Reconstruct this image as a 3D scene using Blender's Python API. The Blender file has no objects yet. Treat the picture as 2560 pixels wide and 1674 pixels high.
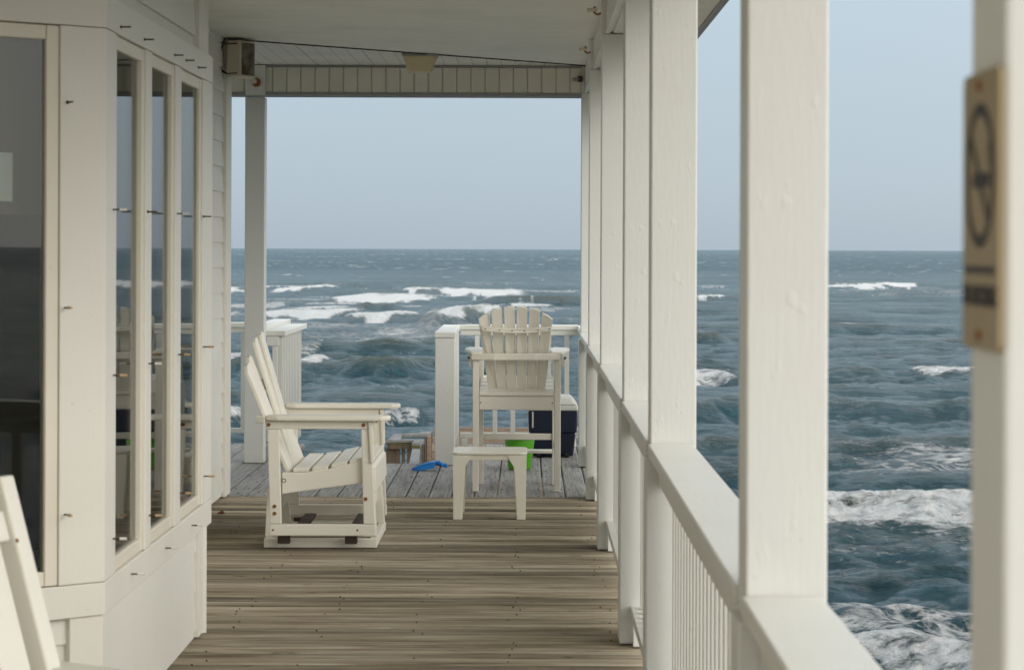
import bpy, math, random
import numpy as np
from mathutils import Vector, Matrix
random.seed(7)
R = math.radians
S = bpy.context.scene
COL = S.collection
F, H0, VX, VY = 5800.0, 1.56, 1320.0, 622.5     # focal length in photo px, eye height, vanishing point

# ------------------------------------------------------------------ materials
def newmat(name):
    m = bpy.data.materials.new(name); m.use_nodes = True
    nt = m.node_tree; nt.nodes.clear()
    out = nt.nodes.new('ShaderNodeOutputMaterial')
    b = nt.nodes.new('ShaderNodeBsdfPrincipled')
    nt.links.new(b.outputs[0], out.inputs[0])
    return m, nt, b, out
def N(nt, t, **kw):
    n = nt.nodes.new(t)
    for k, v in kw.items():
        if hasattr(n, k): setattr(n, k, v)
        else: n.inputs[k].default_value = v
    return n
def L(nt, a, b): nt.links.new(a, b)
def noise(nt, vec, scale, detail=4, rough=.55, dist=0):
    n = N(nt, 'ShaderNodeTexNoise'); n.inputs['Scale'].default_value = scale
    n.inputs['Detail'].default_value = detail; n.inputs['Roughness'].default_value = rough
    n.inputs['Distortion'].default_value = dist
    if vec is not None: L(nt, vec, n.inputs['Vector'])
    return n.outputs['Fac']
def mapping(nt, scale, src='Object'):
    tc = N(nt, 'ShaderNodeTexCoord'); mp = N(nt, 'ShaderNodeMapping')
    mp.inputs['Scale'].default_value = scale
    L(nt, tc.outputs[src], mp.inputs['Vector']); return mp.outputs[0]
def ramp(nt, fac, stops):
    r = N(nt, 'ShaderNodeValToRGB'); e = r.color_ramp.elements
    while len(e) < len(stops): e.new(.5)
    for el, (p, c) in zip(e, stops):
        el.position = p; el.color = (*c, 1) if len(c) == 3 else c
    L(nt, fac, r.inputs[0]); return r.outputs[0]
def mixc(nt, fac, a, b, mode='MIX'):
    m = N(nt, 'ShaderNodeMix'); m.data_type = 'RGBA'; m.blend_type = mode
    for s, v in ((m.inputs[0], fac), (m.inputs[6], a), (m.inputs[7], b)):
        if hasattr(v, 'links'): L(nt, v, s)
        elif isinstance(v, (int, float)): s.default_value = v
        else: s.default_value = (*v, 1)
    return m.outputs[2]
def math_(nt, op, a, b=0, clamp=False):
    m = N(nt, 'ShaderNodeMath'); m.operation = op; m.use_clamp = clamp
    for s, v in ((m.inputs[0], a), (m.inputs[1], b)):
        if hasattr(v, 'links'): L(nt, v, s)
        else: s.default_value = v
    return m.outputs[0]
def bump(nt, h, strength, dist, bsdf, normal=None):
    n = N(nt, 'ShaderNodeBump'); n.inputs['Strength'].default_value = strength
    n.inputs['Distance'].default_value = dist
    L(nt, h, n.inputs['Height'])
    if normal is not None: L(nt, normal, n.inputs['Normal'])
    if bsdf is not None: L(nt, n.outputs[0], bsdf.inputs['Normal'])
    return n.outputs[0]

def paint(name, col, rough=.5, grain=(14, 14, 2.5), dirt=.10, bs=.12, dents=0.0, dirtcol=None):
    m, nt, b, o = newmat(name)
    v = mapping(nt, grain); v1 = mapping(nt, (1, 1, 1))
    g = noise(nt, v, 6, 5); blot = noise(nt, v1, 2.3, 5, .6); sp = noise(nt, v1, 45, 3)
    dc = dirtcol or (col[0]*.74, col[1]*.70, col[2]*.60)
    f = math_(nt, 'MULTIPLY', math_(nt, 'SUBTRACT', blot, .42, True), dirt*9, True)
    c = mixc(nt, f, col, dc)
    speck = math_(nt, 'MULTIPLY', math_(nt, 'SUBTRACT', sp, .67, True), 2.5, True)
    c = mixc(nt, speck, c, (col[0]*.55, col[1]*.48, col[2]*.38))
    c = mixc(nt, math_(nt, 'MULTIPLY', g, .16), c, (col[0]*.86, col[1]*.86, col[2]*.85))
    L(nt, c, b.inputs['Base Color'])
    b.inputs['Roughness'].default_value = rough
    b.inputs['Specular IOR Level'].default_value = .35
    h = math_(nt, 'ADD', g, math_(nt, 'MULTIPLY', sp, .35))
    if dents:
        d = math_(nt, 'MULTIPLY', math_(nt, 'SUBTRACT', noise(nt, mapping(nt, (1, 1, .55)), 24, 2), .66, True), dents*12)
        h = math_(nt, 'ADD', h, d)
    bump(nt, h, bs, .006, b)
    return m
def plain(name, col, rough=.5, metal=0, var=.15, scale=20, bs=.05):
    m, nt, b, o = newmat(name)
    v = mapping(nt, (1, 1, 1)); n = noise(nt, v, scale, 4)
    L(nt, mixc(nt, n, tuple(c*(1-var) for c in col), tuple(min(1, c*(1+var)) for c in col)), b.inputs['Base Color'])
    b.inputs['Roughness'].default_value = rough; b.inputs['Metallic'].default_value = metal
    bump(nt, n, bs, .003, b)
    return m
def wood(name, stops, axis, rough=.8, tint=.5, bs=.5, streak=70, knots=True):
    """weathered boards, grain running along axis 0 (X), 1 (Y) or 2 (Z)"""
    m, nt, b, o = newmat(name)
    sc = [streak]*3; sc[axis] = streak*.028
    geo = N(nt, 'ShaderNodeNewGeometry')
    tc = N(nt, 'ShaderNodeTexCoord')
    off = N(nt, 'ShaderNodeVectorMath'); off.operation = 'SCALE'
    comb = N(nt, 'ShaderNodeCombineXYZ')
    for i in range(3): L(nt, geo.outputs['Random Per Island'], comb.inputs[i])
    L(nt, comb.outputs[0], off.inputs[0]); off.inputs['Scale'].default_value = 37
    add = N(nt, 'ShaderNodeVectorMath'); add.operation = 'ADD'
    L(nt, tc.outputs['Object'], add.inputs[0]); L(nt, off.outputs[0], add.inputs[1])
    mp = N(nt, 'ShaderNodeMapping'); mp.inputs['Scale'].default_value = sc
    L(nt, add.outputs[0], mp.inputs['Vector'])
    g = noise(nt, mp.outputs[0], 1, 5, .65, .6)
    mp2 = N(nt, 'ShaderNodeMapping'); s2 = [10.0]*3; s2[axis] = 1.1; mp2.inputs['Scale'].default_value = s2
    L(nt, add.outputs[0], mp2.inputs['Vector'])
    g2 = noise(nt, mp2.outputs[0], 1, 4, .6)
    f = math_(nt, 'ADD', math_(nt, 'MULTIPLY', g, .6), math_(nt, 'MULTIPLY', g2, .4))
    c = ramp(nt, f, stops)
    rnd = math_(nt, 'ADD', math_(nt, 'MULTIPLY', geo.outputs['Random Per Island'], tint), 1-tint*.5)
    hv = N(nt, 'ShaderNodeHueSaturation'); L(nt, c, hv.inputs['Color']); L(nt, rnd, hv.inputs['Value'])
    col = hv.outputs[0]
    if knots:
        mp3 = N(nt, 'ShaderNodeMapping'); s3 = [16.0]*3; s3[axis] = 5; mp3.inputs['Scale'].default_value = s3
        L(nt, add.outputs[0], mp3.inputs['Vector'])
        k = math_(nt, 'MULTIPLY', math_(nt, 'SUBTRACT', noise(nt, mp3.outputs[0], 1, 2), .68, True), 7, True)
        col = mixc(nt, k, col, tuple(x*.35 for x in stops[0][1]))
        sc4 = [60.0]*3; sc4[axis] = 9
        mp4 = N(nt, 'ShaderNodeMapping'); mp4.inputs['Scale'].default_value = sc4
        L(nt, add.outputs[0], mp4.inputs['Vector'])
        k2 = math_(nt, 'MULTIPLY', math_(nt, 'SUBTRACT', noise(nt, mp4.outputs[0], 1, 2), .70, True), 6, True)
        col = mixc(nt, k2, col, (.42, .40, .36))
    L(nt, col, b.inputs['Base Color']); b.inputs['Roughness'].default_value = rough
    b.inputs['Specular IOR Level'].default_value = .25
    bump(nt, f, bs, .012, b)
    return m

M = {}
M['post'] = paint('post_paint', (.73, .73, .69), .40, dirt=.06, dents=1.0, bs=.14)
M['trim'] = paint('trim_paint', (.80, .77, .69), .48, dirt=.05)
M['siding'] = paint('siding_vinyl', (.78, .76, .69), .5, grain=(2, 2, 40), dirt=.06, bs=.16)
M['frame'] = paint('window_frame_paint', (.80, .74, .62), .4, dirt=.08)
M['rail'] = paint('rail_paint', (.74, .735, .68), .42, grain=(14, 2, 14), dirt=.05)
M['chair'] = paint('chair_paint', (.84, .805, .71), .38, grain=(5, 5, 5), dirt=.05, bs=.08)
M['plastic'] = plain('cream_plastic', (.84, .80, .68), .33, var=.03, scale=8, bs=.02)
M['rust'] = plain('rusty_metal', (.27, .11, .035), .8, .2, .5, 60, .4)
M['bolt'] = plain('dark_bolt_metal', (.07, .045, .03), .6, .5, .4, 60, .2)
M['capyellow'] = plain('orange_bolt_cap', (.52, .36, .20), .5)
M['capwhite'] = plain('white_bolt_cap', (.75, .74, .68), .5)
M['black'] = plain('black_rubber', (.012, .012, .012), .6)
M['dark'] = plain('dark_void', (.012, .011, .009), .9)
M['bracket'] = plain('brown_bracket', (.05, .032, .022), .7)
M['green'] = plain('lime_plastic', (.10, .40, .012), .35, var=.05, scale=5, bs=.01)
M['blue'] = plain('blue_plastic', (.008, .22, .68), .32, var=.05, scale=5, bs=.01)
M['navy'] = plain('navy_plastic', (.006, .010, .032), .42, var=.12, scale=9, bs=.03)
M['lid'] = plain('white_lid_plastic', (.66, .65, .60), .35, var=.03, scale=5, bs=.01)
M['speaker'] = plain('beige_speaker_shell', (.60, .54, .42), .55, var=.08, scale=12)
M['lampshade'] = plain('yellowed_lamp_plastic', (.60, .50, .30), .45, var=.1, scale=10)
M['signtan'] = plain('tan_sign_plastic', (.33, .25, .14), .5, var=.06, scale=6)
M['ink'] = plain('sign_ink', (.022, .022, .026), .6)
M['fascia'] = plain('grey_fascia_metal', (.30, .30, .30), .5, var=.06, scale=3)
M['paper'] = plain('white_paper', (.75, .76, .76), .8, var=.02)
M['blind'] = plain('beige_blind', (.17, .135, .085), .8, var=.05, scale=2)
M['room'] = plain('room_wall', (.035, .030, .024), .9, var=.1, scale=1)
M['leaf'] = plain('dead_leaf', (.16, .04, .02), .7)
M['moss'] = plain('mossy_wood', (.12, .105, .03), .95, var=.35, scale=40, bs=.5)
M['deckx'] = wood('deck_boards_brown', [(.31, (.058, .043, .027)), (.43, (.203, .163, .109)), (.54, (.350, .301, .220)), (.68, (.55, .51, .425))], 0, tint=.80, bs=.6, streak=50)
M['decky'] = wood('deck_boards_grey', [(.28, (.10, .094, .086)), (.44, (.26, .25, .235)), (.6, (.40, .39, .37)), (.8, (.52, .51, .49))], 1, tint=.30, bs=.5, streak=80)
M['stairwood'] = wood('stair_wood', [(.25, (.030, .021, .014)), (.45, (.085, .060, .040)), (.6, (.15, .11, .075)), (.8, (.24, .19, .14))], 2, tint=.5, bs=.4, streak=60)
M['plank'] = wood('tan_plank_wood', [(.25, (.10, .070, .048)), (.45, (.21, .155, .11)), (.6, (.29, .225, .165)), (.8, (.36, .29, .225))], 0, tint=.35, bs=.4, streak=50)
M['caprail'] = wood('grey_cap_wood', [(.25, (.09, .088, .085)), (.45, (.16, .16, .155)), (.6, (.21, .21, .205)), (.8, (.27, .27, .265))], 1, tint=.2, bs=.3, streak=50, knots=False)

def soffit(name, axis, period, col):
    """vinyl soffit: grooves a fixed distance apart"""
    m, nt, b, o = newmat(name)
    tc = N(nt, 'ShaderNodeTexCoord'); sp = N(nt, 'ShaderNodeSeparateXYZ')
    L(nt, tc.outputs['Object'], sp.inputs[0])
    t = math_(nt, 'FRACT', math_(nt, 'DIVIDE', sp.outputs[axis], period))
    d = math_(nt, 'ABSOLUTE', math_(nt, 'SUBTRACT', t, .5))
    groove = math_(nt, 'MULTIPLY', math_(nt, 'SUBTRACT', d, .44, True), 16, True)
    t2 = math_(nt, 'FRACT', math_(nt, 'DIVIDE', sp.outputs[axis], period*4))
    d2 = math_(nt, 'ABSOLUTE', math_(nt, 'SUBTRACT', t2, .5))
    g2 = math_(nt, 'MULTIPLY', math_(nt, 'SUBTRACT', d2, .485, True), 60, True)
    v1 = mapping(nt, (1, 1, 1)); blot = noise(nt, v1, 1.6, 5, .6)
    c = mixc(nt, math_(nt, 'MULTIPLY', math_(nt, 'SUBTRACT', blot, .45, True), 1.6, True), col, tuple(x*.74 for x in col))
    c = mixc(nt, math_(nt, 'MULTIPLY', groove, .55), c, tuple(x*.45 for x in col))
    c = mixc(nt, math_(nt, 'MULTIPLY', g2, .6), c, tuple(x*.3 for x in col))
    L(nt, c, b.inputs['Base Color']); b.inputs['Roughness'].default_value = .55
    bump(nt, math_(nt, 'MULTIPLY', groove, -1), .5, .004, b)
    return m
M['soffx'] = soffit('ceiling_vinyl_across', 1, .0762, (.82, .80, .72))
M['soffy'] = soffit('ceiling_vinyl_along', 0, .1016, (.74, .72, .64))
M['beamv'] = paint('beam_vinyl', (.76, .72, .62), .5, dirt=.08)

def glass_mat():
    m = bpy.data.materials.new('window_glass'); m.use_nodes = True
    nt = m.node_tree; nt.nodes.clear()
    out = nt.nodes.new('ShaderNodeOutputMaterial')
    tr = nt.nodes.new('ShaderNodeBsdfTransparent'); tr.inputs[0].default_value = (.82, .84, .80, 1)
    gl = nt.nodes.new('ShaderNodeBsdfGlossy'); gl.inputs['Roughness'].default_value = .01
    fr = nt.nodes.new('ShaderNodeFresnel'); fr.inputs[0].default_value = 1.5
    mx = nt.nodes.new('ShaderNodeMixShader')
    b = nt.nodes.new('ShaderNodeBump'); b.inputs['Strength'].default_value = .02; b.inputs['Distance'].default_value = .02
    n = noise(nt, mapping(nt, (1, 1, .35)), 3.5, 1)
    L(nt, n, b.inputs['Height']); L(nt, b.outputs[0], gl.inputs['Normal'])
    L(nt, math_(nt, 'MULTIPLY', fr.outputs[0], .85), mx.inputs[0]); L(nt, tr.outputs[0], mx.inputs[1]); L(nt, gl.outputs[0], mx.inputs[2])
    L(nt, mx.outputs[0], out.inputs[0])
    return m
M['glass'] = glass_mat()

# ------------------------------------------------------------------ mesh helpers
ORIG = {}
def tag(o, label=None, cat=None, group=None, kind=None):
    if label: o['label'] = label
    if cat: o['category'] = cat
    if group: o['group'] = group
    if kind: o['kind'] = kind
    return o
def thing(name, loc, label, cat, group=None, kind=None):
    o = bpy.data.objects.new(name, None); COL.objects.link(o)
    o.location = loc; o.empty_display_size = .1
    ORIG[o] = Vector(loc)
    return tag(o, label, cat, group, kind)
class MB:
    def __init__(s): s.v = []; s.f = []; s.mi = []; s.cur = 0
    def add(s, vs, fs):
        n = len(s.v); s.v += [tuple(v) for v in vs]
        s.f += [tuple(i+n for i in f) for f in fs]; s.mi += [s.cur]*len(fs); return s
    def box(s, x0, x1, y0, y1, z0, z1):
        return s.add([(x0,y0,z0),(x1,y0,z0),(x1,y1,z0),(x0,y1,z0),(x0,y0,z1),(x1,y0,z1),(x1,y1,z1),(x0,y1,z1)],
              [(0,3,2,1),(4,5,6,7),(0,1,5,4),(1,2,6,5),(2,3,7,6),(3,0,4,7)])
    def ext(s, poly, vec):
        """polygon (3D points) extruded along vec"""
        p = [Vector(a) for a in poly]; v = Vector(vec); n = len(p)
        nrm = sum((p[i].cross(p[(i+1) % n]) for i in range(n)), Vector())
        if nrm.dot(v) > 0: p = p[::-1]
        vs = p + [a+v for a in p]
        fs = [tuple(range(n)), tuple(range(2*n-1, n-1, -1))]
        fs += [((i+1) % n, i, n+i, n+(i+1) % n) for i in range(n)]
        return s.add(vs, fs)
    def xz(s, poly, y0, y1): return s.ext([(a, y0, b) for a, b in poly], (0, y1-y0, 0))
    def obox(s, o, u, n, t0, t1, d0, d1, z0, z1):
        P = lambda t, d, z: (o[0]+u[0]*t+n[0]*d, o[1]+u[1]*t+n[1]*d, z)
        return s.ext([P(t0,d0,z0), P(t1,d0,z0), P(t1,d0,z1), P(t0,d0,z1)], (n[0]*(d1-d0), n[1]*(d1-d0), 0))
    def tube(s, p0, p1, r0, r1=None, n=10):
        r1 = r0 if r1 is None else r1
        p0, p1 = Vector(p0), Vector(p1); d = (p1-p0).normalized()
        a = d.orthogonal().normalized(); b = d.cross(a)
        vs = []
        for p, r in ((p0, r0), (p1, r1)):
            for i in range(n):
                t = 2*math.pi*i/n; vs.append(p + a*(r*math.cos(t)) + b*(r*math.sin(t)))
        fs = [(i, (i+1) % n, n+(i+1) % n, n+i) for i in range(n)]
        fs += [tuple(range(n-1, -1, -1)), tuple(range(n, 2*n))]
        return s.add(vs, fs)
    def path(s, pts, r, n=6):
        for a, b in zip(pts, pts[1:]): s.tube(a, b, r, r, n)
        return s
    def lathe(s, c, prof, n=32, close=False):
        vs = []
        for r, z in prof:
            for i in range(n):
                t = 2*math.pi*i/n; vs.append((c[0]+r*math.cos(t), c[1]+r*math.sin(t), c[2]+z))
        k = len(prof); fs = []
        for j in range(k-1):
            fs += [(j*n+i, j*n+(i+1) % n, (j+1)*n+(i+1) % n, (j+1)*n+i) for i in range(n)]
        if close:
            fs += [tuple(range(n-1, -1, -1)), tuple(range((k-1)*n, k*n))]
        return s.add(vs, fs)
    def build(s, name, mat, parent=None, bev=.003, smooth=False, label=None, solid=0):
        me = bpy.data.meshes.new(name)
        org = Vector((0, 0, 0))
        if parent is not None: org = ORIG[parent]
        me.from_pydata([tuple(Vector(v)-org) for v in s.v], [], s.f)
        for mm in (mat if isinstance(mat, (list, tuple)) else [mat]): me.materials.append(M[mm])
        if any(s.mi): me.polygons.foreach_set('material_index', s.mi)
        me.update()
        o = bpy.data.objects.new(name, me); COL.objects.link(o)
        if parent is not None: o.parent = parent
        ORIG[o] = org
        if smooth:
            me.polygons.foreach_set('use_smooth', [True]*len(me.polygons))
        if solid:
            md = o.modifiers.new('thick', 'SOLIDIFY'); md.thickness = solid; md.offset = 0
        if bev:
            md = o.modifiers.new('edge', 'BEVEL'); md.width = bev; md.segments = 2
            md.limit_method = 'ANGLE'; md.angle_limit = R(35)
        if label: o['label'] = label
        return o
def at(x, y, Y):
    """photo pixel at depth Y -> X, Z (roll of the photo taken out)"""
    dx, dy = x-VX, y-VY-.0035*(x-VX)
    return dx*Y/F, H0-dy*Y/F
def copy_tree(o, parent=None):
    c = o.copy(); COL.objects.link(c)
    if parent is not None: c.parent = parent
    ORIG[c] = ORIG.get(o, Vector())
    for ch in list(o.children): copy_tree(ch, c)
    return c

# ------------------------------------------------------------------ deck
def decks():
    mb = MB(); y = -2.2
    while y < 14.60:
        w = .142*(1+random.uniform(-.012, .012)); w = min(w, 14.612-y) if y+w > 14.50 else w
        g = random.uniform(.015, .021); z = random.uniform(-.003, .0); c = .014
        y0, y1 = y+g/2, y+w-g/2; x1 = .548+random.uniform(-.006, .006)
        am = random.uniform(.002, .0045); wy = y1-y0-2*c*.6
        prof = [(y0, z-.036), (y0, z-c*.8)] + [(y0+c*.6+wy*q/16, z-.001-am*(.5-.5*math.cos(q/16*3*2*math.pi))) for q in range(17)] + [(y1, z-c*.8), (y1, z-.036)]
        n = len(prof); vs = [(-1.93, a, b) for a, b in prof] + [(x1, a, b) for a, b in prof]
        fs = [tuple(range(n)), tuple(range(2*n-1, n-1, -1))]+[((i+1) % n, i, n+i, n+(i+1) % n) for i in range(n)]
        mb.add(vs, fs)
        y += w
    mb.cur = 1
    rnd = random.Random(3)
    yy = 7.5
    while yy < 14.5:
        for j in range(-5, 2):
            x = .335 + j*.39 + rnd.uniform(-.03, .03)
            if rnd.random() < .25:
                r = rnd.uniform(.002, .0042)
                mb.lathe((x, yy+rnd.uniform(-.01, .01), -.006), [(r, 0), (r, .0075), (.0001, .0076)], 7)
        yy += .071
    o = mb.build('deck', ['deckx', 'dark'], None, 0)
    tag(o, 'veranda floor of brown weathered boards laid across, running to the grey boards', 'deck', kind='structure')
    mb = MB(); x = -6.0+.03
    k = 0
    while x < .62:
        w = .1445; g = .008
        y1 = 16.88 if -1.80 < x+w/2 < -.55 else 18.58
        y1 += random.uniform(-.004, .004)
        z = random.uniform(-.0015, .001)-.001
        x0, x1 = x+g/2, x+w-g/2; c = .006
        prof = [(x0, z-.036), (x0, z-c), (x0+c, z), (x1-c, z), (x1, z-c), (x1, z-.036)]
        n = len(prof); y0 = 14.615
        vs = [(a, y0, b) for a, b in prof] + [(a, y1, b) for a, b in prof]
        fs = [tuple(range(n)), tuple(range(2*n-1, n-1, -1))]+[((i+1) % n, i, n+i, n+(i+1) % n) for i in range(n)]
        mb.add(vs, fs)
        x += w
    mb.cur = 1
    x = -6.0+.03
    while x < .62:
        for yy in (14.66, 15.08, 15.50, 15.92, 16.34, 16.76, 17.2, 17.7, 18.2):
            if yy > 16.8 and -1.80 < x+.07 < -.55: continue
            for dx in (.028, .117):
                r = rnd.uniform(.0035, .006)
                mb.lathe((x+dx+rnd.uniform(-.004, .004), yy+rnd.uniform(-.012, .012), -.006), [(r, 0), (r, .0072), (.0001, .0073)], 7)
        x += .1445
    o = mb.build('deck', ['decky', 'dark'], None, 0)
    tag(o, 'veranda floor of grey weathered boards running out towards the sea', 'deck', kind='structure')
    mb = MB()
    for yy in np.arange(-2, 14.5, .8): mb.box(-1.9, .50, yy, yy+.04, -.22, -.045)
    for xx in np.arange(-6, .5, .42): mb.box(xx, xx+.04, 14.63, 16.80, -.22, -.045)
    mb.box(.50, .54, -2.2, 18.5, -.26, -.043)
    mb.box(-1.80, -.52, 16.81, 16.85, -.26, -.043)
    mb.box(-6, -1.83, 18.50, 18.54, -.26, -.043); mb.box(-.50, .5, 18.50, 18.54, -.26, -.043)
    for xx, yy in ((.3, 2), (.3, 5), (.3, 8), (.3, 11), (.3, 14), (.3, 17), (-.7, 16.6), (-2.0, 17), (-2, 12), (-2, 8), (-2, 3), (-4.5, 17)):
        mb.tube((xx, yy, -5), (xx, yy, -.23), .15, .14, 14)
    o = mb.build('deck_frame', 'stairwood', None, 0)
    tag(o, 'wooden joists, rim boards and round piles carrying the deck', 'deck frame', kind='structure')
decks()

# ------------------------------------------------------------------ right-hand posts and railings
PX0, PX1 = .380, .522
posts = [(1.85, 'nearest white post at the right edge of the view, carrying the tan sign'),
         (4.03, 'second white veranda post from the viewer, widest one seen whole'),
         (7.17, 'third white veranda post from the viewer, with dents in its paint'),
         (9.18, 'fourth white veranda post from the viewer, half hidden behind the dented one'),
         (12.06, 'fifth white veranda post, its foot beside the far end of the brown boards'),
         (14.45, 'sixth white veranda post, standing where brown boards meet grey boards'),
         (16.63, 'farthest white post of the right-hand row, at the roof corner by the cooler')]
for Y, lab in posts:
    t = thing('veranda_post', (.451, Y+.07, 0), lab, 'post', 'white posts along the right side of the veranda')
    MB().box(PX0, PX1, Y, Y+.14, .001, 2.678).build('shaft', 'post', t, .005)
    MB().box(PX0-.014, PX1+.012, Y-.006, Y+.146, .0015, .915).build('casing', 'post', t, .006)
    MB().box(PX0-.004, PX0+.028, Y+.012, Y+.128, 2.680, 2.869).build('beam_strap', 'post', t, .003)

def balusters(t, along, a0, a1, c, z0, z1, step=.122, w=.034):
    n = max(1, int(round((a1-a0)/step))); s = (a1-a0)/n
    for i in range(n):
        a = a0+s*(i+.5)
        if along == 'y': MB().box(c-w/2, c+w/2, a-w/2, a+w/2, z0, z1).build('baluster', 'rail', t, .002)
        else: MB().box(a-w/2, a+w/2, c-w/2, c+w/2, z0, z1).build('baluster', 'rail', t, .002)
secs = [(1.998, 4.022, 'railing section between the nearest post and the second post'),
        (4.178, 7.162, 'railing section of white balusters between the second and third posts'),
        (7.318, 9.172, 'short railing section between the third and fourth posts'),
        (9.328, 12.052, 'railing section between the fourth and fifth posts, gap under it showing'),
        (12.208, 14.442, 'railing section between the fifth and sixth posts beside the brown boards'),
        (14.598, 16.622, 'railing section beside the tall chair, up to the farthest post')]
for y0, y1, lab in secs:
    t = thing('railing', (.44, (y0+y1)/2, .05), lab, 'railing', 'white railing sections between the posts')
    MB().box(.372, .512, y0, y1, .922, .960).build('handrail', 'rail', t, .004)
    MB().box(.405, .443, y0+.002, y1-.002, .835, .920).build('top_rail', 'rail', t, .003)
    MB().box(.41, .475, y0+.002, y1-.002, .115, .153).build('bottom_rail', 'rail', t, .003)
    for yy in (y0+.025, y1-.065): MB().box(.418, .470, yy, yy+.04, .001, .113).build('support_block', 'rail', t, .003)
    balusters(t, 'y', y0+.03, y1-.03, .4615, .155, .918)
# outer corner rails by the sea
def rail_x(x0, x1, Y, lab, n_step=.135, ends=(0, 0)):
    t = thing('railing', ((x0+x1)/2, Y+.06, .05), lab, 'railing', 'white railings around the seaward end')
    MB().box(x0+ends[0], x1-ends[1], Y-.01, Y+.13, .922, .960).build('handrail', 'rail', t, .004)
    MB().box(x0, x1, Y, Y+.038, .880, .920).build('top_rail', 'rail', t, .003)
    MB().box(x0, x1, Y+.003, Y+.041, .070, .110).build('bottom_rail', 'rail', t, .003)
    balusters(t, 'x', x0+.06, x1-.02, Y+.022, .112, .878, n_step, .036)
    for xx in (x0+.01, x1-.06): MB().box(xx, xx+.045, Y+.004, Y+.04, .001, .068).build('support_block', 'rail', t, .003)
    return t
rail_x(-.53, .40, 18.32, 'white railing across the seaward end behind the tall chair and cooler')
t = thing('railing', (.46, 17.6, .05), 'last white railing piece past the farthest post, beside the cooler', 'railing', 'white railings around the seaward end')
MB().box(.392, .532, 16.782, 18.30, .922, .960).build('handrail', 'rail', t, .004)
MB().box(.415, .453, 16.784, 18.45, .835, .920).build('top_rail', 'rail', t, .003)
MB().box(.41, .475, 16.784, 18.45, .115, .153).build('bottom_rail', 'rail', t, .003)
balusters(t, 'y', 16.8, 18.3, .4675, .155, .92)
t = thing('newel_post', (-.595, 16.79, 0), 'short thick white post at the right side of the stair opening, flat capped', 'post')
MB().box(-.667, -.525, 16.72, 16.862, .002, .918).build('shaft', 'post', t, .005)
MB().box(-.671, -.521, 16.714, 16.87, .920, .958).build('cap', 'rail', t, .004)
t = thing('railing', (-.6, 17.6, .05), 'white return railing running seaward from the short thick post', 'railing', 'white railings around the seaward end')
MB().box(-.671, -.531, 16.872, 18.46, .922, .9585).build('handrail', 'rail', t, .004)
MB().box(-.62, -.582, 16.872, 18.44, .835, .920).build('top_rail', 'rail', t, .003)
MB().box(-.62, -.582, 16.872, 18.44, .07, .11).build('bottom_rail', 'rail', t, .003)
balusters(t, 'y', 16.9, 18.3, -.561, .08, .918)
MB().box(-.66, -.545, 18.30, 18.44, .002, .920).build('end_post', 'post', t, .004)
# left side of stair opening
t = thing('railing', (-1.85, 17.8, .05), 'white return railing with closely seen slats left of the stair opening', 'railing', 'white railings around the seaward end')
MB().box(-1.92, -1.775, 17.0, 18.65, .917, .955).build('handrail', 'rail', t, .004)
MB().box(-1.915, -1.825, 17.006, 17.05, .845, .915).build('end_block', 'post', t, .003)
MB().box(-1.871, -1.836, 17.01, 17.045, .002, .843).build('end_post', 'post', t, .003)
MB().box(-1.868, -1.845, 17.052, 18.62, .845, .915).build('top_rail', 'rail', t, .003)
MB().box(-1.868, -1.845, 17.052, 18.62, .07, .11).build('bottom_rail', 'rail', t, .003)
balusters(t, 'y', 17.06, 18.60, -1.827, .06, .914, .118, .033)
t = thing('railing', (-2.0, 18.0, .05), 'pale cap rail running seaward behind the left corner post', 'railing', 'white railings around the seaward end')
MB().box(-2.07, -1.93, 17.16, 18.90, .945, .985).build('handrail', 'rail', t, .004)
MB().box(-2.02, -1.98, 17.16, 18.86, .87, .943).build('top_rail', 'rail', t, .003)
for yy in (17.2, 18.45): MB().box(-2.03, -1.965, yy, yy+.07, .002, .868).build('support_post', 'rail', t, .003)
t = rail_x(-5.4, -2.08, 18.70, 'greyish white railing across the seaward end left of the corner post', .128)
for xx in (-5.3, -3.4): MB().box(xx, xx+.09, 18.74, 18.83, -.1, .87).build('support_post', 'rail', t, .003)

# left corner post + rusty hook
t = thing('veranda_post', (-1.985, 16.92, 0), 'white corner post standing alone on the grey boards left of the stair opening', 'post')
MB().box(-2.058, -1.915, 16.85, 16.993, .002, 2.655).build('shaft', 'post', t, .005)
MB().box(-2.027, -1.884, 16.60, 16.6315, 2.657, 2.869).build('beam_cover', 'post', t, .003)
x, z = at(639, 206, 16.59)
t = thing('lamp_holder', (x, 16.60, z), 'round rusty lamp holder on top of the left corner post', 'lamp holder')
mb = MB(); mb.tube((x, 16.60, z), (x, 16.57, z), .033, .030, 20); mb.build('base_plate', 'rust', t, .003)
mb = MB(); mb.tube((x-.012, 16.568, z+.006), (x-.012, 16.53, z+.004), .020, .018, 16); mb.build('socket', 'speaker', t, .003)

# ------------------------------------------------------------------ roof
t = thing('veranda_roof', (-.7, 8, 2.87), 'flat veranda roof with ribbed pale ceiling, plank beam and grey eave edge', 'roof')
mb = MB()
A, B = (-1.93, 14.47), (.53, 16.62)
mb.ext([(-1.93, -.3, 2.87), (.53, -.3, 2.87), (.53, B[1], 2.87), (A[0], A[1], 2.87)], (0, 0, .06))
mb.build('ceiling', 'soffx', t, 0, label='ribbed ceiling panels over the brown boards')
mb = MB()
mb.ext([(-1.93, A[1]+.012, 2.874), (.53, B[1]+.012, 2.874), (.53, 16.9, 2.874), (-6, 16.9, 2.874), (-6, A[1]+.012, 2.874)], (0, 0, .06))
mb.build('ceiling', 'soffy', t, 0, label='ceiling panels beyond the diagonal seam, boards running seaward')
mb = MB(); d = Vector((B[0]-A[0], B[1]-A[1], 0)); nn = Vector((-d.y, d.x, 0)).normalized()*.014
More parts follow.
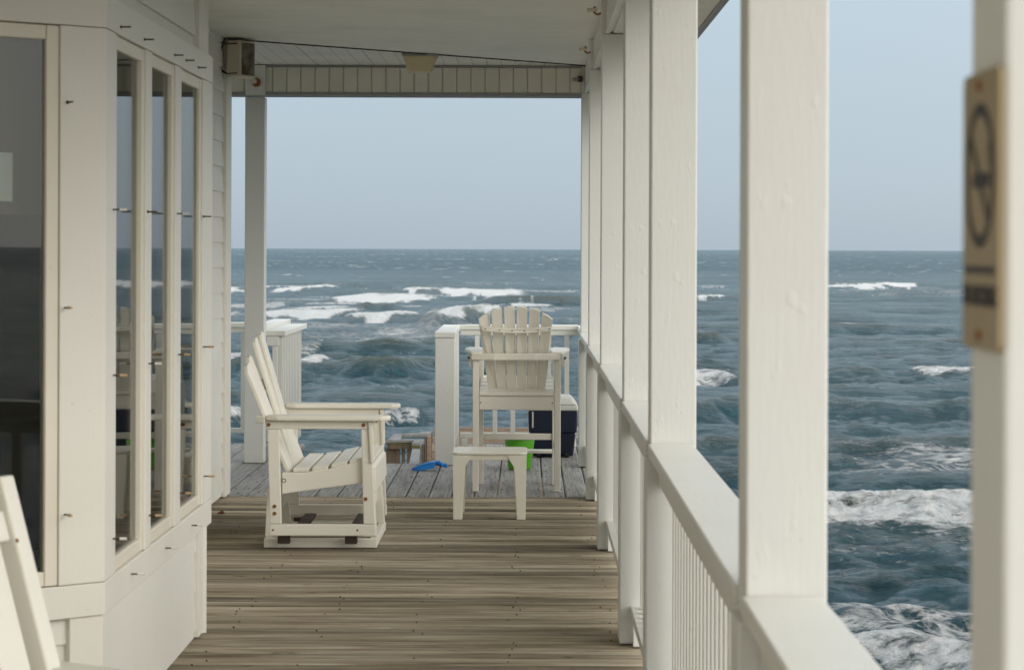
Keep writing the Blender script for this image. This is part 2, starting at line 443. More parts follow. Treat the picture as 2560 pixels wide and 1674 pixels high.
mb.ext([(A[0], A[1], 2.862), (B[0], B[1], 2.862), (B[0]+nn.x, B[1]+nn.y, 2.862), (A[0]+nn.x, A[1]+nn.y, 2.862)], (0, 0, .007))
mb.build('ceiling_seam', 'bracket', t, 0)
mb = MB(); mb.box(-2.2, .98, -.3, 17.25, 2.96, 3.02); mb.box(-6.5, -2.2, 14.4, 17.25, 2.96, 3.02); mb.build('roof_deck', 'fascia', t, 0)
# seaward beam of upright planks
mb = MB(); x = -5.9; mb.box(-6, .378, 16.652, 16.77, 2.668, 2.872)
while x < .36:
    w = .1016
    mb.box(x+.004, min(x+w-.004, .374), 16.640, 16.6515, 2.678, 2.856)
    x += w
mb.build('seaward_beam', 'beamv', t, .0015)
mb = MB(); mb.box(-6, .378, 16.632, 16.6515, 2.857, 2.871); mb.box(-6, .378, 16.634, 16.6515, 2.660, 2.677); mb.box(-6, .378, 16.653, 16.775, 2.656, 2.667)
mb.build('beam_edging', 'fascia', t, .001)
mb = MB(); mb.box(.405, .515, -.3, 16.63, 2.690, 2.869); mb.build('side_beam', 'post', t, .004)
mb = MB(); mb.box(.400, .425, -.3, 16.63, 2.680, 2.6885); mb.box(.440, .512, -.3, 16.63, 2.682, 2.6885); mb.build('beam_trim', 'rail', t, .002)
mb = MB(); mb.box(.525, .850, -.3, 17.2, 2.668, 2.680); mb.build('outer_soffit', 'soffx', t, 0)
mb = MB(); mb.box(.852, .882, -.3, 17.25, 2.655, 2.95); mb.box(-6.5, .851, 17.22, 17.25, 2.68, 2.95); mb.build('fascia_board', 'fascia', t, .003)

# hooks by the ceiling
for (x, y, Y) in ((1498, 26, 11.6), (1473, 124, 13.9)):
    X, z = at(x, y, Y)
    t = thing('ceiling_hook', (X, Y, z), 'rusty hook with grey stub under the ceiling, ' + ('nearer of the two' if Y < 12 else 'farther of the two'), 'hook', 'rusty hooks under the ceiling edge')
    MB().tube((X-.065, Y, z), (X-.012, Y, z+.002), .010, .010, 12).build('stub', 'speaker', t, .001)
    mb = MB(); pts = [(X-.012+.020*math.cos(a), Y, z+.022*math.sin(a)) for a in np.linspace(2.2, 5.6, 9)]
    mb.path(pts, .0055); mb.build('hook', 'rust', t, 0)
X, z = at(1443, 197, 16.58)
t = thing('wall_fixture', (X, 16.6, z), 'small dark weathered fixture at the right end of the plank beam', 'fixture')
MB().tube((X+.02, 16.63, z), (X-.035, 16.57, z-.008), .014, .012, 12).build('stub', 'fascia', t, .001)
MB().box(X+.0, X+.035, 16.60, 16.632, z-.02, z+.02).build('mount', 'bracket', t, .002)

# ceiling lamp (tapered box)
def ceiling_lamp():
    Y = 15.57; x0, z1 = at(1005, 136, Y); x1, _ = at(1089, 136, Y); a0, z0 = at(1017, 178, Y); a1, _ = at(1075, 178, Y)
    z1 = 2.868
    t = thing('ceiling_lamp', ((x0+x1)/2, Y+.1, z1), 'yellowed tapered lamp shade fixed under the ceiling by the plank beam', 'lamp')
    mb = MB(); d = .2
    vs = [(a0, Y+.03, z0), (a1, Y+.03, z0), (a1, Y+d-.03, z0), (a0, Y+d-.03, z0), (x0, Y, z1-.012), (x1, Y, z1-.012), (x1, Y+d, z1-.012), (x0, Y+d, z1-.012)]
    mb.add(vs, [(0,3,2,1),(4,5,6,7),(0,1,5,4),(1,2,6,5),(2,3,7,6),(3,0,4,7)]); mb.build('lamp_shade', 'lampshade', t, .006)
    MB().box(x0-.006, x1+.006, Y-.006, Y+d+.006, z1-.012, z1-.0005).build('base_plate', 'fascia', t, .002)
ceiling_lamp()

# ------------------------------------------------------------------ house
house = thing('beach_house', (-1.91, 9, 0), 'cream painted beach house with angled bay window and lapped siding', 'house')
C = (-1.30, 7.15); UA, NA = (0, 1), (1, 0); UB, NB = (-.775, -.632), (.632, -.775)
def lap(mb, o, u, n, t0, t1, z0, z1, d, exp=.156, zref=.035, th=.012):
    z = zref - math.ceil((zref-z0)/exp)*exp
    while z < z1-1e-4:
        a, b = max(z, z0), min(z+exp, z1)
        if b-a > .004:
            k0 = th*(1-(a-z)/exp); k1 = th*(1-(b-z)/exp)
            P = lambda t, dd, zz: (o[0]+u[0]*t+n[0]*dd, o[1]+u[1]*t+n[1]*dd, zz)
            mb.ext([P(t0, d-.03, a), P(t0, d+k0, a), P(t0, d+k1, b), P(t0, d-.03, b)], (u[0]*(t1-t0), u[1]*(t1-t0), 0))
        z += exp
mb = MB()
lap(mb, C, UA, NA, .02, 2.17, .0, .43, -.035); lap(mb, C, UB, NB, .10, .79, .0, .43, -.04)
mb.build('bay_lower_siding', 'siding', house, .001)
mb = MB()
lap(mb, C, UA, NA, .0, 2.08, 2.345, 2.869, -.035, .19, 2.40); lap(mb, C, UB, NB, .0, .79, 2.345, 2.869, -.035, .3, 2.4)
mb.build('bay_upper_siding', 'siding', house, .001)
mb = MB(); lap(mb, (-1.911, 9.95), UA, NA, 0, 4.56, .01, 2.869, -.002)
lap(mb, (-1.911, -1), UA, NA, 0, 7.62, .01, 2.869, -.002)
mb.build('wall_siding', 'siding', house, .001)
MB().obox((-1.30, 9.42), (-.73, .683), (.683, .73), 0, .84, -.05, 0, 0, 2.869).build('bay_return_wall', 'siding', house, .001)
MB().box(-1.911, -1.887, 14.50, 14.752, .004, 2.869).build('corner_board', 'trim', house, .003)
MB().box(-6, -1.913, 14.70, 14.748, .0, 2.869).build('seaward_wall', 'siding', house, 0)
# trim boards of the bay (outer faces at d = 0)
mb = MB()
MB().obox(C, UA, NA, 2.13, 2.27, -.06, -.012, .004, .428).build('corner_board', 'trim', house, .003)
MB().obox(C, UA, NA, 2.08, 2.25, -.06, -.010, 2.347, 2.869).build('corner_board', 'trim', house, .003)
MB().obox(C, UB, NB, .0, .115, -.06, -.010, .004, .428).build('corner_board', 'trim', house, .003)
for lab, u, n, t1 in (('A', UA, NA, 2.405), ('B', UB, NB, .79)):
    MB().obox(C, u, n, 0.0, t1, -.05, .0, 2.237, 2.345).build('head_board', 'trim', house, .003)
    MB().obox(C, u, n, 0.0, t1, -.05, .0, .430, .530).build('sill_board', 'trim', house, .003)
for a, b in ((0, .18), (.75, .87), (1.41, 1.55), (2.13, 2.405)):
    MB().obox(C, UA, NA, a, b, -.05, -.001, .532, 2.235).build('upright_board', 'trim', house, .003)
for a, b in ((0, .157), (.635, .79)):
    MB().obox(C, UB, NB, a, b, -.05, -.001, .532, 2.235).build('upright_board', 'trim', house, .003)
def window(o, u, n, t0, t1, z0, z1, tilt=0):
    org = (o[0]+u[0]*t0, o[1]+u[1]*t0)
    mb = MB(); w = .044; W = t1-t0
    mb.obox(org, u, n, .001, w, -.045, -.008, z0, z1); mb.obox(org, u, n, W-w, W-.001, -.045, -.008, z0, z1)
    mb.obox(org, u, n, w+.0003, W-w-.0003, -.045, -.010, z0, z0+w); mb.obox(org, u, n, w+.0003, W-w-.0003, -.045, -.010, z1-w, z1)
    fr = mb.build('window', 'frame', house, .004)
    mb = MB()
    P = lambda t, d, z: (org[0]+u[0]*t+n[0]*d, org[1]+u[1]*t+n[1]*d, z)
    mb.ext([P(w, -.022, z0+w), P(W-w, -.022+tilt, z0+w), P(W-w, -.022+tilt, z1-w), P(w, -.022, z1-w)], (-n[0]*.004, -n[1]*.004, 0))
    mb.build('pane', 'glass', fr, 0)
    return fr
window(C, UA, NA, .18, .75, .533, 2.234, -.004)
window(C, UA, NA, .87, 1.41, .533, 2.234, -.002)
window(C, UA, NA, 1.55, 2.13, .533, 2.234, .001)
window(C, UB, NB, .157, .635, .533, 2.234)
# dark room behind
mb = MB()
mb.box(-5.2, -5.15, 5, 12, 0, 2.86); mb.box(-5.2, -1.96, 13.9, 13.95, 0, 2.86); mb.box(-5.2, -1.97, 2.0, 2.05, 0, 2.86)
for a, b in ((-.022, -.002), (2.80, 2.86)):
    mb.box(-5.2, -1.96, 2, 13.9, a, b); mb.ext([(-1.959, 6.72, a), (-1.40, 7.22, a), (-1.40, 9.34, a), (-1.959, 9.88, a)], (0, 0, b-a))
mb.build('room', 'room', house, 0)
# blind and paper behind the angled pane
def onB(x, y, d):      # photo pixel onto facet B set back by d
    r = (VX-x)/F; t = (r*(7.15-NB[1]*-d) - (1.3-NB[0]*-d*-1))/(.775+.632*r)
    return t
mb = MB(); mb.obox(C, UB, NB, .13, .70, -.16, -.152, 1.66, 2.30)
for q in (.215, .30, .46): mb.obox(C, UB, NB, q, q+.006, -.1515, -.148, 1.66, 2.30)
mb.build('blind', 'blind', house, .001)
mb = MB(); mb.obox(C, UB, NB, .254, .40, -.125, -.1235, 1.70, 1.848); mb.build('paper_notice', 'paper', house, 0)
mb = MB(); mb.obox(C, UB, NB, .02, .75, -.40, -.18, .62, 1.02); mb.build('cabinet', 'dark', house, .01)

# shutter bolts
def bolt(pos, n, cap=None, ln=.034):
    a = Vector((pos[0], pos[1], pos[2])); nv = Vector((n[0], n[1], 0))
    b = MB().tube(a, a+nv*ln, .0027, .0027, 8).build('shutter_bolt', 'bolt', house, 0)
    if cap: MB().tube(a+nv*(ln-.012), a+nv*(ln+.010), .0048, .0042, 10).build('bolt_cap', cap, b, 0)
    else: MB().tube(a+nv*.001, a+nv*.004, .006, .005, 6).build('nut', 'bolt', b, 0)
q = 2.778
LA = [(830,188,0,None),(995,275,0,None),(1205,384,0,None),(1285,420,0,None),(1370,470,0,None),
      (782,1455,0,'capwhite'),(1022,1470,0,None),(1228,1483,0,'capwhite'),(1407,1503,0,None),
      (1412,851,560,'capyellow'),(1240,905,560,'capyellow'),(1035,968,560,'capwhite'),(788,1049,560,'capyellow'),
      (1420,210,1114,'capyellow'),(1255,328,1114,'capyellow'),(1040,482,1114,'capyellow'),(790,643,1114,'capwhite'),
      (1338,551,1114,'capwhite'),(1155,708,1114,'capwhite'),(918,888,1114,'capwhite')]
for u, v, off, cap in LA:
    x, y = u/q, off+v/q; Y = F*1.30/(VX-x)
    _, z = at(x, y, Y); bolt((-1.30, Y, z), NA, cap)
for u, v, off, cap in [(465,711,0,None),(450,580,560,'capyellow'),(455,475,1114,'capyellow')]:
    x, y = u/q, off+v/q; r = (VX-x)/F; t_ = (r*7.15-1.3)/(.775+.632*r)
    X, Y = C[0]+UB[0]*t_, C[1]+UB[1]*t_
    _, z = at(x, y, Y); bolt((X, Y, z), NB, cap)

# loudspeaker at the house corner
def loudspeaker():
    Y = 14.42
    def w(u, v, yy=Y):
        return at(500+u/7.78, 60+v/7.78, yy)
    x0, zt = w(500, 315); x1, zb = w(755, 1020); x2, _ = w(1000, 1010)
    t = thing('loudspeaker', ((x0+x2)/2, Y+.1, zb), 'beige outdoor loudspeaker with stained grille under the ceiling at the house corner', 'loudspeaker')
    mb = MB(); mb.ext([(x0, Y+.02, zb), (x1+.005, Y, zb), (x2, Y+.15, zb), (x2-.03, Y+.24, zb), (x0, Y+.24, zb)], (0, 0, zt-zb)); mb.build('shell', 'speaker', t, .005)
    mb = MB(); d = Vector((x2-x1-.005, .15, 0)); n = Vector((d.y, -d.x, 0)).normalized()
    a = Vector((x1+.005, Y, zb+.012))+d*.08+n*.0006; mb.ext([a, a+d*.86, a+d*.86+Vector((0,0,zt-zb-.024)), a+Vector((0,0,zt-zb-.024))], n*.004)
    mb.build('grille', 'grille', t, .001)
    for v in (395, 970):
        X, z = w(480, v); MB().tube((X, Y-.01, z), (X+.075, Y-.02, z+.003), .004, .004, 8).build('bracket_bolt', 'bolt', t, 0)
    mb = MB()
    mb.path([(x0-.008, Y+.02, zt+.012), (x0-.04, Y+.03, zt-.02), (x0-.055, Y+.03, zt-.08), (x0-.05, Y+.03, zt-.15), (x0-.03, Y+.03, zt-.19), (x0-.004, Y+.03, zt-.205)], .007)
    mb.path([(x0-.012, Y+.02, zt-.012), (x0-.03, Y, zt-.05), (x0-.04, Y, zt-.12), (x0-.035, Y, zt-.17)], .005)
    mb.build('cable', 'black', t, 0)
def grille_mat():
    m, nt, b, o = newmat('stained_grille'); v = mapping(nt, (1, 1, 1))
    n = noise(nt, v, 9, 4); c = ramp(nt, n, [(.42, (.20, .19, .145)), (.60, (.085, .055, .032))])
    L(nt, c, b.inputs['Base Color']); b.inputs['Roughness'].default_value = .8; return m
M['grille'] = grille_mat()
loudspeaker()

# ------------------------------------------------------------------ glider chair (seen from its side)
def px(u, v, Y, ox=560, oy=980, s=3.383): return at(ox+u/s, oy+v/s, Y)
def glider():
    t = thing('glider_chair', (-1.08, 12.48, 0), 'cream slatted glider armchair facing right, seen from its side on the brown boards', 'armchair')
    ya, yb = 12.10, 12.86
    def part(name, mb, mat='chair', bev=.005, par=None): return mb.build(name, mat, par or t, bev)
    # base
    for y in (ya, yb-.032):
        part('base_runner', MB().xz([(-1.373, .0), (-.782, .0), (-.782, .048), (-1.373, .048)], y, y+.032))
    part('base_crossbar', MB().box(-1.372, -1.335, ya+.033, yb-.033, .002, .05)); part('base_crossbar', MB().box(-.82, -.783, ya+.033, yb-.033, .002, .05))
    for y in (ya+.055, yb-.087):
        part('base_upright', MB().xz([(-1.373, .05), (-1.30, .05), (-1.325, .30), (-1.362, .30)], y, y+.03))
        part('base_upright', MB().xz([(-.86, .05), (-.783, .05), (-.800, .26), (-.815, .285), (-.85, .285)], y, y+.03))
    part('base_panel', MB().ext([(-1.37, ya+.10, .10), (-1.37, yb-.10, .10), (-1.37, yb-.13, .27), (-1.37, ya+.13, .27)], (.02, 0, 0)))
    part('base_stretcher', MB().box(-.845, -.825, ya+.09, yb-.09, .17, .235)); part('base_stretcher', MB().box(-1.33, -1.31, ya+.09, yb-.09, .17, .235))
    for y in (ya-.062, yb+.005):
        for x in (-1.295, -.945): part('glide_bracket', MB().box(x, x+.062, y, y+.060, .028, .066), 'bracket', .002)
    for x in (-1.22, -.93):
        part('glide_bar', MB().ext([(x, ya+.10, .085), (x+.06, ya+.10, .085), (x+.06, yb-.10, .085), (x, yb-.10, .085)], (0, 0, .02)), 'stairwood', .002)
    fa, fb = 12.00, 12.964               # the swinging frame stands outside the base
    def q(pts): return [(x*.9918, z+.0128-.0082*z) for x, z in pts]
    for k, y in enumerate((fa, fb-.034)):
        bx = lambda x0, x1, z0, z1, ya_, yb_: MB().xz(q([(x0, z0), (x1, z0), (x1, z1), (x0, z1)]), ya_, yb_)
        part('side_rail', bx(-1.343, -.790, .062, .122, y, y+.034))
        part('leg', MB().xz(q([(-1.342, .1235), (-1.281, .1235), (-1.296, .616), (-1.356, .616)]), y+.003, y+.031))
        part('leg', MB().xz(q([(-.853, .1235), (-.792, .1235), (-.815, .616), (-.868, .616)]), y+.003, y+.031))
        part('arm_rail', bx(-1.362, -.833, .618, .660, y, y+.026))
        part('arm_bracket', MB().xz(q([(-.830, .659), (-.804, .659), (-.800, .47), (-.808, .44), (-.818, .445)]), y-.012, y+.026))
        y0, y1 = (11.955, 12.095) if k == 0 else (12.895, 13.035)
        mid = (y0+y1)/2; zA = .6705
        poly = [(-1.35, y0+.03, zA), (-1.29, y0, zA), (-.755, y0, zA), (-.718, y0+.018, zA), (-.709, mid, zA), (-.718, y1-.018, zA), (-.755, y1, zA), (-1.29, y1, zA), (-1.35, y1-.03, zA)]
        part('armrest', MB().ext(poly, (0, 0, .026)), bev=.008)
        part('seat_side', MB().xz(q([(-1.283, .275), (-.860, .335), (-.860, .449), (-.93, .436), (-1.04, .408), (-1.16, .390), (-1.283, .388)]), y+.034 if k == 0 else y-.026, y+.060 if k == 0 else y))
        for (bx_, bz) in q(((-1.318, .215), (-1.317, .178), (-.842, .255))):
            part('bolt_head', MB().tube((bx_, y+.004 if k == 0 else y+.03, bz), (bx_, y-.0025 if k == 0 else y+.036, bz), .0100, .009, 12), 'rust', 0)
        for (bx_, bz) in q(((-1.35, .640), (-.855, .640))):
            part('bolt_head', MB().tube((bx_, y+.002 if k == 0 else y+.024, bz), (bx_, y-.0035 if k == 0 else y+.03, bz), .0110, .0095, 12), 'rust', 0)
        for (bx_, bz) in q(((-1.325, .092), (-.885, .092))):
            part('bolt_head', MB().tube((bx_, y+.002 if k == 0 else y+.03, bz), (bx_, y-.002 if k == 0 else y+.036, bz), .006, .0055, 10), 'rust', 0)
    mb = MB()
    for a_ in range(12):
        t0, t1 = 2*math.pi*a_/12, 2*math.pi*(a_+1)/12
        mb.tube((-1.262+.010*math.cos(t0), fa+.0335, .356+.010*math.sin(t0)), (-1.262+.010*math.cos(t1), fa+.0335, .356+.010*math.sin(t1)), .002, .002, 6)
    part('bolt_hole_ring', mb, 'bolt', 0)
    part('bolt_head', MB().tube((-.842, fb-.036, .60), (-.842, fb-.040, .60), .0095, .0085, 12), 'rust', 0)
    part('rear_arm_rail', MB().ext([(-1.405, 11.98, .658), (-1.355, 11.95, .658), (-1.355, 13.04, .658), (-1.405, 13.01, .658)], (0, 0, .034)))
    # seat slats follow the dished sides
    prof = [(-1.225, .389), (-1.125, .394), (-1.025, .411), (-.930, .434), (-.862, .445)]
    for i, (x, z) in enumerate(prof):
        w = .082 if i < 4 else .055
        x2 = x+w; z2 = z+(.002, .010, .018, .014, -.012)[i]
        part('seat_slat', MB().xz(q([(x, z+.001), (x2, z2+.001), (x2, z2+.021), (x, z+.021)]), fa+.036 if i < 4 else fa+.002, fb-.036 if i < 4 else fb-.002), bev=.004)
    part('front_apron', MB().xz([(-.806, .30), (-.782, .30), (-.788, .425), (-.806, .44)], fa+.034, fb-.034))
    # fan back: seven slats; three centre ones upright, outer pairs leaning farther back
    tops = [(-1.452, .955), (-1.458, .985), (-1.442, 1.075), (-1.425, 1.10), (-1.432, 1.08), (-1.458, .985), (-1.452, .955)]
    for i in range(7):
        yb0 = 12.48+(i-3)*.112; yt0 = 12.48+(i-3)*.126
        xb, zb = (-1.232, .385)
        xt, zt = tops[i]
        cen = 2 <= i <= 4
        dv = Vector((xt-xb, 0, zt-zb)); n = Vector((dv.z, 0, -dv.x)).normalized()
        side = (i-3)/3.0
        P = lambda x, yy, z: (x, yy, z)
        wb, wt = .0545, .059
        cut = .035*side
        poly = [P(xb, yb0-wb, zb), P(xb, yb0+wb, zb), P(xt, yt0+wt, zt-max(0, cut)), P(xt-.004, yt0+wt*.5, zt+.012-max(0, cut)*.4), P(xt-.004, yt0-wt*.5, zt+.012+min(0, cut)*.4), P(xt, yt0-wt, zt+min(0, cut))]
        part('back_slat', MB().ext(poly, tuple(-n*.021)), bev=.004)
    part('back_batten', MB().ext([(-1.405, 12.08, .80), (-1.43, 12.08, .86), (-1.43, 12.88, .86), (-1.405, 12.88, .80)], (-.022, 0, -.008)))
    part('back_batten', MB().ext([(-1.275, 12.17, .44), (-1.30, 12.17, .50), (-1.30, 12.79, .50), (-1.275, 12.79, .44)], (-.022, 0, -.008)))
    return t
gl = glider()

def porch_chair():
    """stile top seen at the left edge; chair backs onto the angled bay wall"""
    n = Vector((.85, -.527, 0)); w_ = Vector((-.527, -.85, 0)); up = Vector((0, 0, 1))
    top = Vector((-1.150, 5.20, 1.052)); lean = .35
    base = top - Vector((0, 0, 1.052-.40)) + n*(.652*lean)      # stile at seat height
    t = thing('porch_chair', (base.x-.2, base.y-.3, 0), 'cream slatted porch chair in the near left corner, only its leaning back in view', 'chair')
    ax = (top-base).normalized(); dep = n*ax.z - up*(ax.dot(n)); dep = dep.normalized()
    def bar(p0, p1, a, b, wa, wb): # box from p0 to p1, spanning a*wa and b*wb
        mb = MB(); mb.ext([p0, p0+a*wa, p0+a*wa+b*wb, p0+b*wb], p1-p0); return mb
    W = .66
    for k, o in ((0, Vector()), (1, w_*(W-.044))):
        b0 = base+o; bar(b0-ax*.02, top+o+ax*.0, w_, -dep, .044, .080).build('stile', 'chair', t, .006)
        bar(b0-up*.0-n*.03, b0-n*.10-up*.40, w_, n, .034, .06).build('leg', 'chair', t, .004)
        f = b0+n*.50; bar(Vector((f.x, f.y, 0)), Vector((f.x, f.y, .62)), w_, n, .034, .06).build('leg', 'chair', t, .004)
        bar(b0+n*.03+up*.0, b0+n*.50+up*.02, w_, up, .034, .07).build('side_rail', 'chair', t, .004)
        a0 = b0+up*.215-n*.14+w_*(-.05 if k == 0 else .0); bar(a0, a0+n*.66, w_, up, .085, .022).build('armrest', 'chair', t, .006)
    def along(s_): return base+ax*s_
    H = (top-base).length
    s1 = H-.075; s0 = s1-.070
    bar(along(s0)+w_*.0445-dep*.012, along(s1)+w_*.0445-dep*.012, w_, -dep, W-.089, .026).build('crest_rail', 'chair', t, .006)
    bar(along(.02)+w_*.0445-dep*.02, along(.08)+w_*.0445-dep*.02, w_, -dep, W-.089, .022).build('lower_rail', 'chair', t, .004)
    for i in range(4):
        q0 = .070+i*.146
        bar(along(.081)+w_*q0-dep*.022, along(s0-.001)+w_*q0-dep*.022, w_, -dep, .088, .022).build('back_slat', 'chair', t, .004)
    for i in range(5):
        p = base+n*(.02+i*.10)+up*(.071+.004*i); bar(p, p+w_*W, n, up, .085, .018).build('seat_slat', 'chair', t, .004)
    p = along(s0-.004)+w_*.030+dep*.0; MB().tube(p+w_*.010, p+w_*.010+dep*.001, .005, .004, 10).build('screw', 'rust', t, 0)
porch_chair()

# ------------------------------------------------------------------ tall chair seen from behind
def tall_chair():
    t = thing('bar_chair', (-.07, 15.15, 0), 'tall cream fan-back bar chair seen from behind, facing the sea', 'chair')
    def part(name, mb, mat='chair', bev=.005): return mb.build(name, mat, t, bev)
    k = 14.92
    xl0, xl1, xr0, xr1 = -.353, -.313, .173, .214
    for a, b in ((xl0, xl1), (xr0, xr1)):
        part('leg', MB().box(a, b, 14.92, 14.985, 0.0, .846))
        part('leg', MB().box(a+.022 if a < 0 else a-.008, b+.022 if a < 0 else b-.008, 15.36, 15.42, 0.0, .868))
        part('side_apron', MB().ext([(a+.008, 14.99, .53), (a+.008, 15.355, .59), (a+.008, 15.355, .69), (a+.008, 14.99, .625)], (.024, 0, 0)))
        part('side_stretcher', MB().box(a+.012, a+.034, 14.99, 15.355, .25, .295))
        part('footrest_brace', MB().ext([(a+.014, 15.425, .26), (a+.014, 15.62, .16), (a+.014, 15.62, .13), (a+.014, 15.425, .18)], (.022, 0, 0)))
    part('rear_apron', MB().box(xl1+.002, xr0-.002, 14.925, 14.955, .526, .615))
    part('front_stretcher', MB().box(xl1+.024, xr0-.010, 15.375, 15.40, .297, .338))
    part('footrest', MB().box(-.33, .20, 15.57, 15.66, .19, .212))
    zz = [.6165, .634, .652, .670, .688]
    for i in range(5):
        y = 14.915+i*.108
        part('seat_slat', MB().ext([(-.310, y, zz[i]), (.170, y, zz[i]), (.170, y+.098, zz[i]+.014), (-.310, y+.098, zz[i]+.014)], (0, 0, .020)))
    part('front_apron', MB().box(-.31, .17, 15.455, 15.475, .62, .705))
    # arms
    for sgn, cx in ((-1, -.333), (1, .195)):
        P = lambda dx, y: (cx+dx*sgn, y, .878)
        poly = [P(-.040, 14.90), P(.030, 14.90), P(.075, 15.25), P(.085, 15.45), P(.06, 15.58), P(-.02, 15.60), P(-.055, 15.45), P(-.05, 15.2)]
        if sgn > 0: poly = poly[::-1]
        part('armrest', MB().ext(poly, (0, 0, .024)), bev=.008)
        part('arm_bracket', MB().box(*(sorted((cx+.022*sgn, cx+.044*sgn))), 14.94, 15.02, .80, .877))
        part('bolt_head', MB().tube((cx+.046*sgn, 14.955, .862), (cx+.046*sgn, 14.935, .858), .008, .007, 8), 'bolt', 0)
    # cross rail at arm height, three facets
    pts = [(-.362, 14.905), (-.215, 14.868), (.045, 14.868), (.212, 14.905)]
    poly = [(a, b, .847) for a, b in pts] + [(a, b+.032, .847) for a, b in pts[::-1]]
    part('arm_crossrail', MB().ext(poly, (0, 0, .044)))
    # fan slats
    def ztop(dx):
        dx = abs(dx); return float(np.interp(dx, [0, .01, .075, .09, .155, .175, .238], [1.190, 1.190, 1.184, 1.179, 1.164, 1.147, 1.110]))
    tops = []; bots = []
    for i in range(6):
        ct, cb = (i-2.5)*.082, (i-2.5)*.0615
        tops.append((-.079+ct-.033, -.079+ct+.033, ztop(ct-.033), ztop(ct+.033)))
        bots.append((-.068+cb-.0293, -.068+cb+.0293))
    for i, ((a, b, za, zb_), (c, d)) in enumerate(zip(tops, bots)):
        s = abs(i-2.5)/2.5; yb = 15.03-.0; yt = 14.80+.045*s*s
        yb += .03*s*s
        am, bm = a*.55+c*.45-.003, b*.55+d*.45+.003
        poly = [(c, yb, .632), (d, yb, .632), (bm, yb*.45+yt*.55, .632*.45+1.16*.55), (b, yt, zb_), ((a+b)/2, yt, (za+zb_)/2+.006), (a, yt, za), (am, yb*.45+yt*.55, .632*.45+1.16*.55)]
        part('back_slat', MB().ext(poly, (0, .020, .006)), bev=.004)
    # curved batten
    n = 12; up = []; 
    for j in range(n+1):
        s = j/n; x = -.293+s*.449; c = 4*s*(1-s)
        up.append((x, 14.842-.018+.0+.02*(1-c), 1.068-.014*c))
    poly = up + [(a, b, z-.030) for a, b, z in up[::-1]]
    part('back_batten', MB().ext(poly, (0, -.020, 0)), bev=.003)
    for s in (.05, .25, .43, .61, .80, .96):
        x = -.293+s*.449; c = 4*s*(1-s); z = 1.053-.014*c; y = 14.804+.02*(1-c)
        part('screw', MB().tube((x, y+.001, z), (x, y-.0025, z), .0045, .004, 8), 'bolt', 0)
    for x in (-.302, .160): part('screw', MB().tube((x, 14.926, .572), (x, 14.922, .572), .0045, .004, 8), 'bolt', 0)
tall_chair()

# ------------------------------------------------------------------ small plastic table
def side_table():
    t = thing('side_table', (-.218, 13.58, 0), 'small cream plastic side table standing in front of the tall chair', 'table')
    x0, x1, y0, y1 = -.434, -.001, 13.385, 13.80
    def rr(x0, x1, y0, y1, r, z, n=5, bow=.0):
        pts = []
        for cx, cy, a in ((x1-r, y0+r, -90), (x1-r, y1-r, 0), (x0+r, y1-r, 90), (x0+r, y0+r, 180)):
            for i in range(n+1):
                th = R(a+90*i/n); pts.append((cx+r*math.cos(th), cy+r*math.sin(th), z))
        return pts
    MB().ext(rr(x0, x1, y0, y1, .05, .372), (0, 0, .014)).build('tabletop', 'plastic', t, .006)
    mb = MB(); a, b, c, d = x0+.012, x1-.012, y0+.012, y1-.012
    mb.box(a+.05, b-.05, c, c+.006, .342, .371); mb.box(a+.05, b-.05, d-.006, d, .342, .371)
    mb.box(a, a+.006, c+.05, d-.05, .342, .371); mb.box(b-.006, b, c+.05, d-.05, .342, .371)
    mb.build('apron', 'plastic', t, .002)
    for sx, ex in ((1, x0+.004), (-1, x1-.004)):
        for sy, ey in ((1, y0+.004), (-1, y1-.004)):
            mb = MB()
            # L-section leg, wide at the top, narrow and slightly inset at the foot; two flanges
            wt, wb, o = .098, .048, .004
            P = lambda dx, dy, z: (ex+sx*dx, ey+sy*dy, z)
            mb.ext([P(o, 0, 0), P(o+wb, 0, 0), P(wt*.72, 0, .30), P(wt, 0, .345), P(wt+.012, 0, .371), P(0, 0, .371)], (0, sy*.005, 0))
            mb.ext([P(o, .0055, 0), P(o, wb, 0), P(0, wt*.72, .30), P(0, wt, .345), P(0, wt+.012, .371), P(0, .0055, .371)], (sx*.005, 0, 0))
            mb.ext([P(o+wb, .0055, 0), P(o+wb, .030, 0), P(wt*.72, .035, .30), P(wt*.72, .0055, .30)], (sx*.004, 0, 0))
            mb.build('leg', 'plastic', t, .0015)
side_table()

# ------------------------------------------------------------------ bucket, cooler, toy shovel, leaf
t = thing('bucket', (-.055, 16.44, 0), 'lime green plastic beach bucket behind the legs of the tall chair', 'bucket')
o = MB().lathe((-.055, 16.44, .001), [(.001, .004), (.073, .004), (.078, .012), (.104, .20), (.108, .235)], 36).build('pail', 'green', t, 0, True, solid=.004)
o = MB().lathe((-.055, 16.44, .0), [(.107, .225), (.124, .222), (.128, .236), (.124, .246), (.106, .244)], 36).build('rim', 'green', t, 0, True)
mb = MB(); mb.path([(-.055+.126*math.cos(a), 16.44-.03*math.sin(a)*0-.118*math.sin(a), .232-.012*math.sin(a)) for a in np.linspace(0, math.pi, 17)], .004)
mb.build('handle', 'green', t, 0)

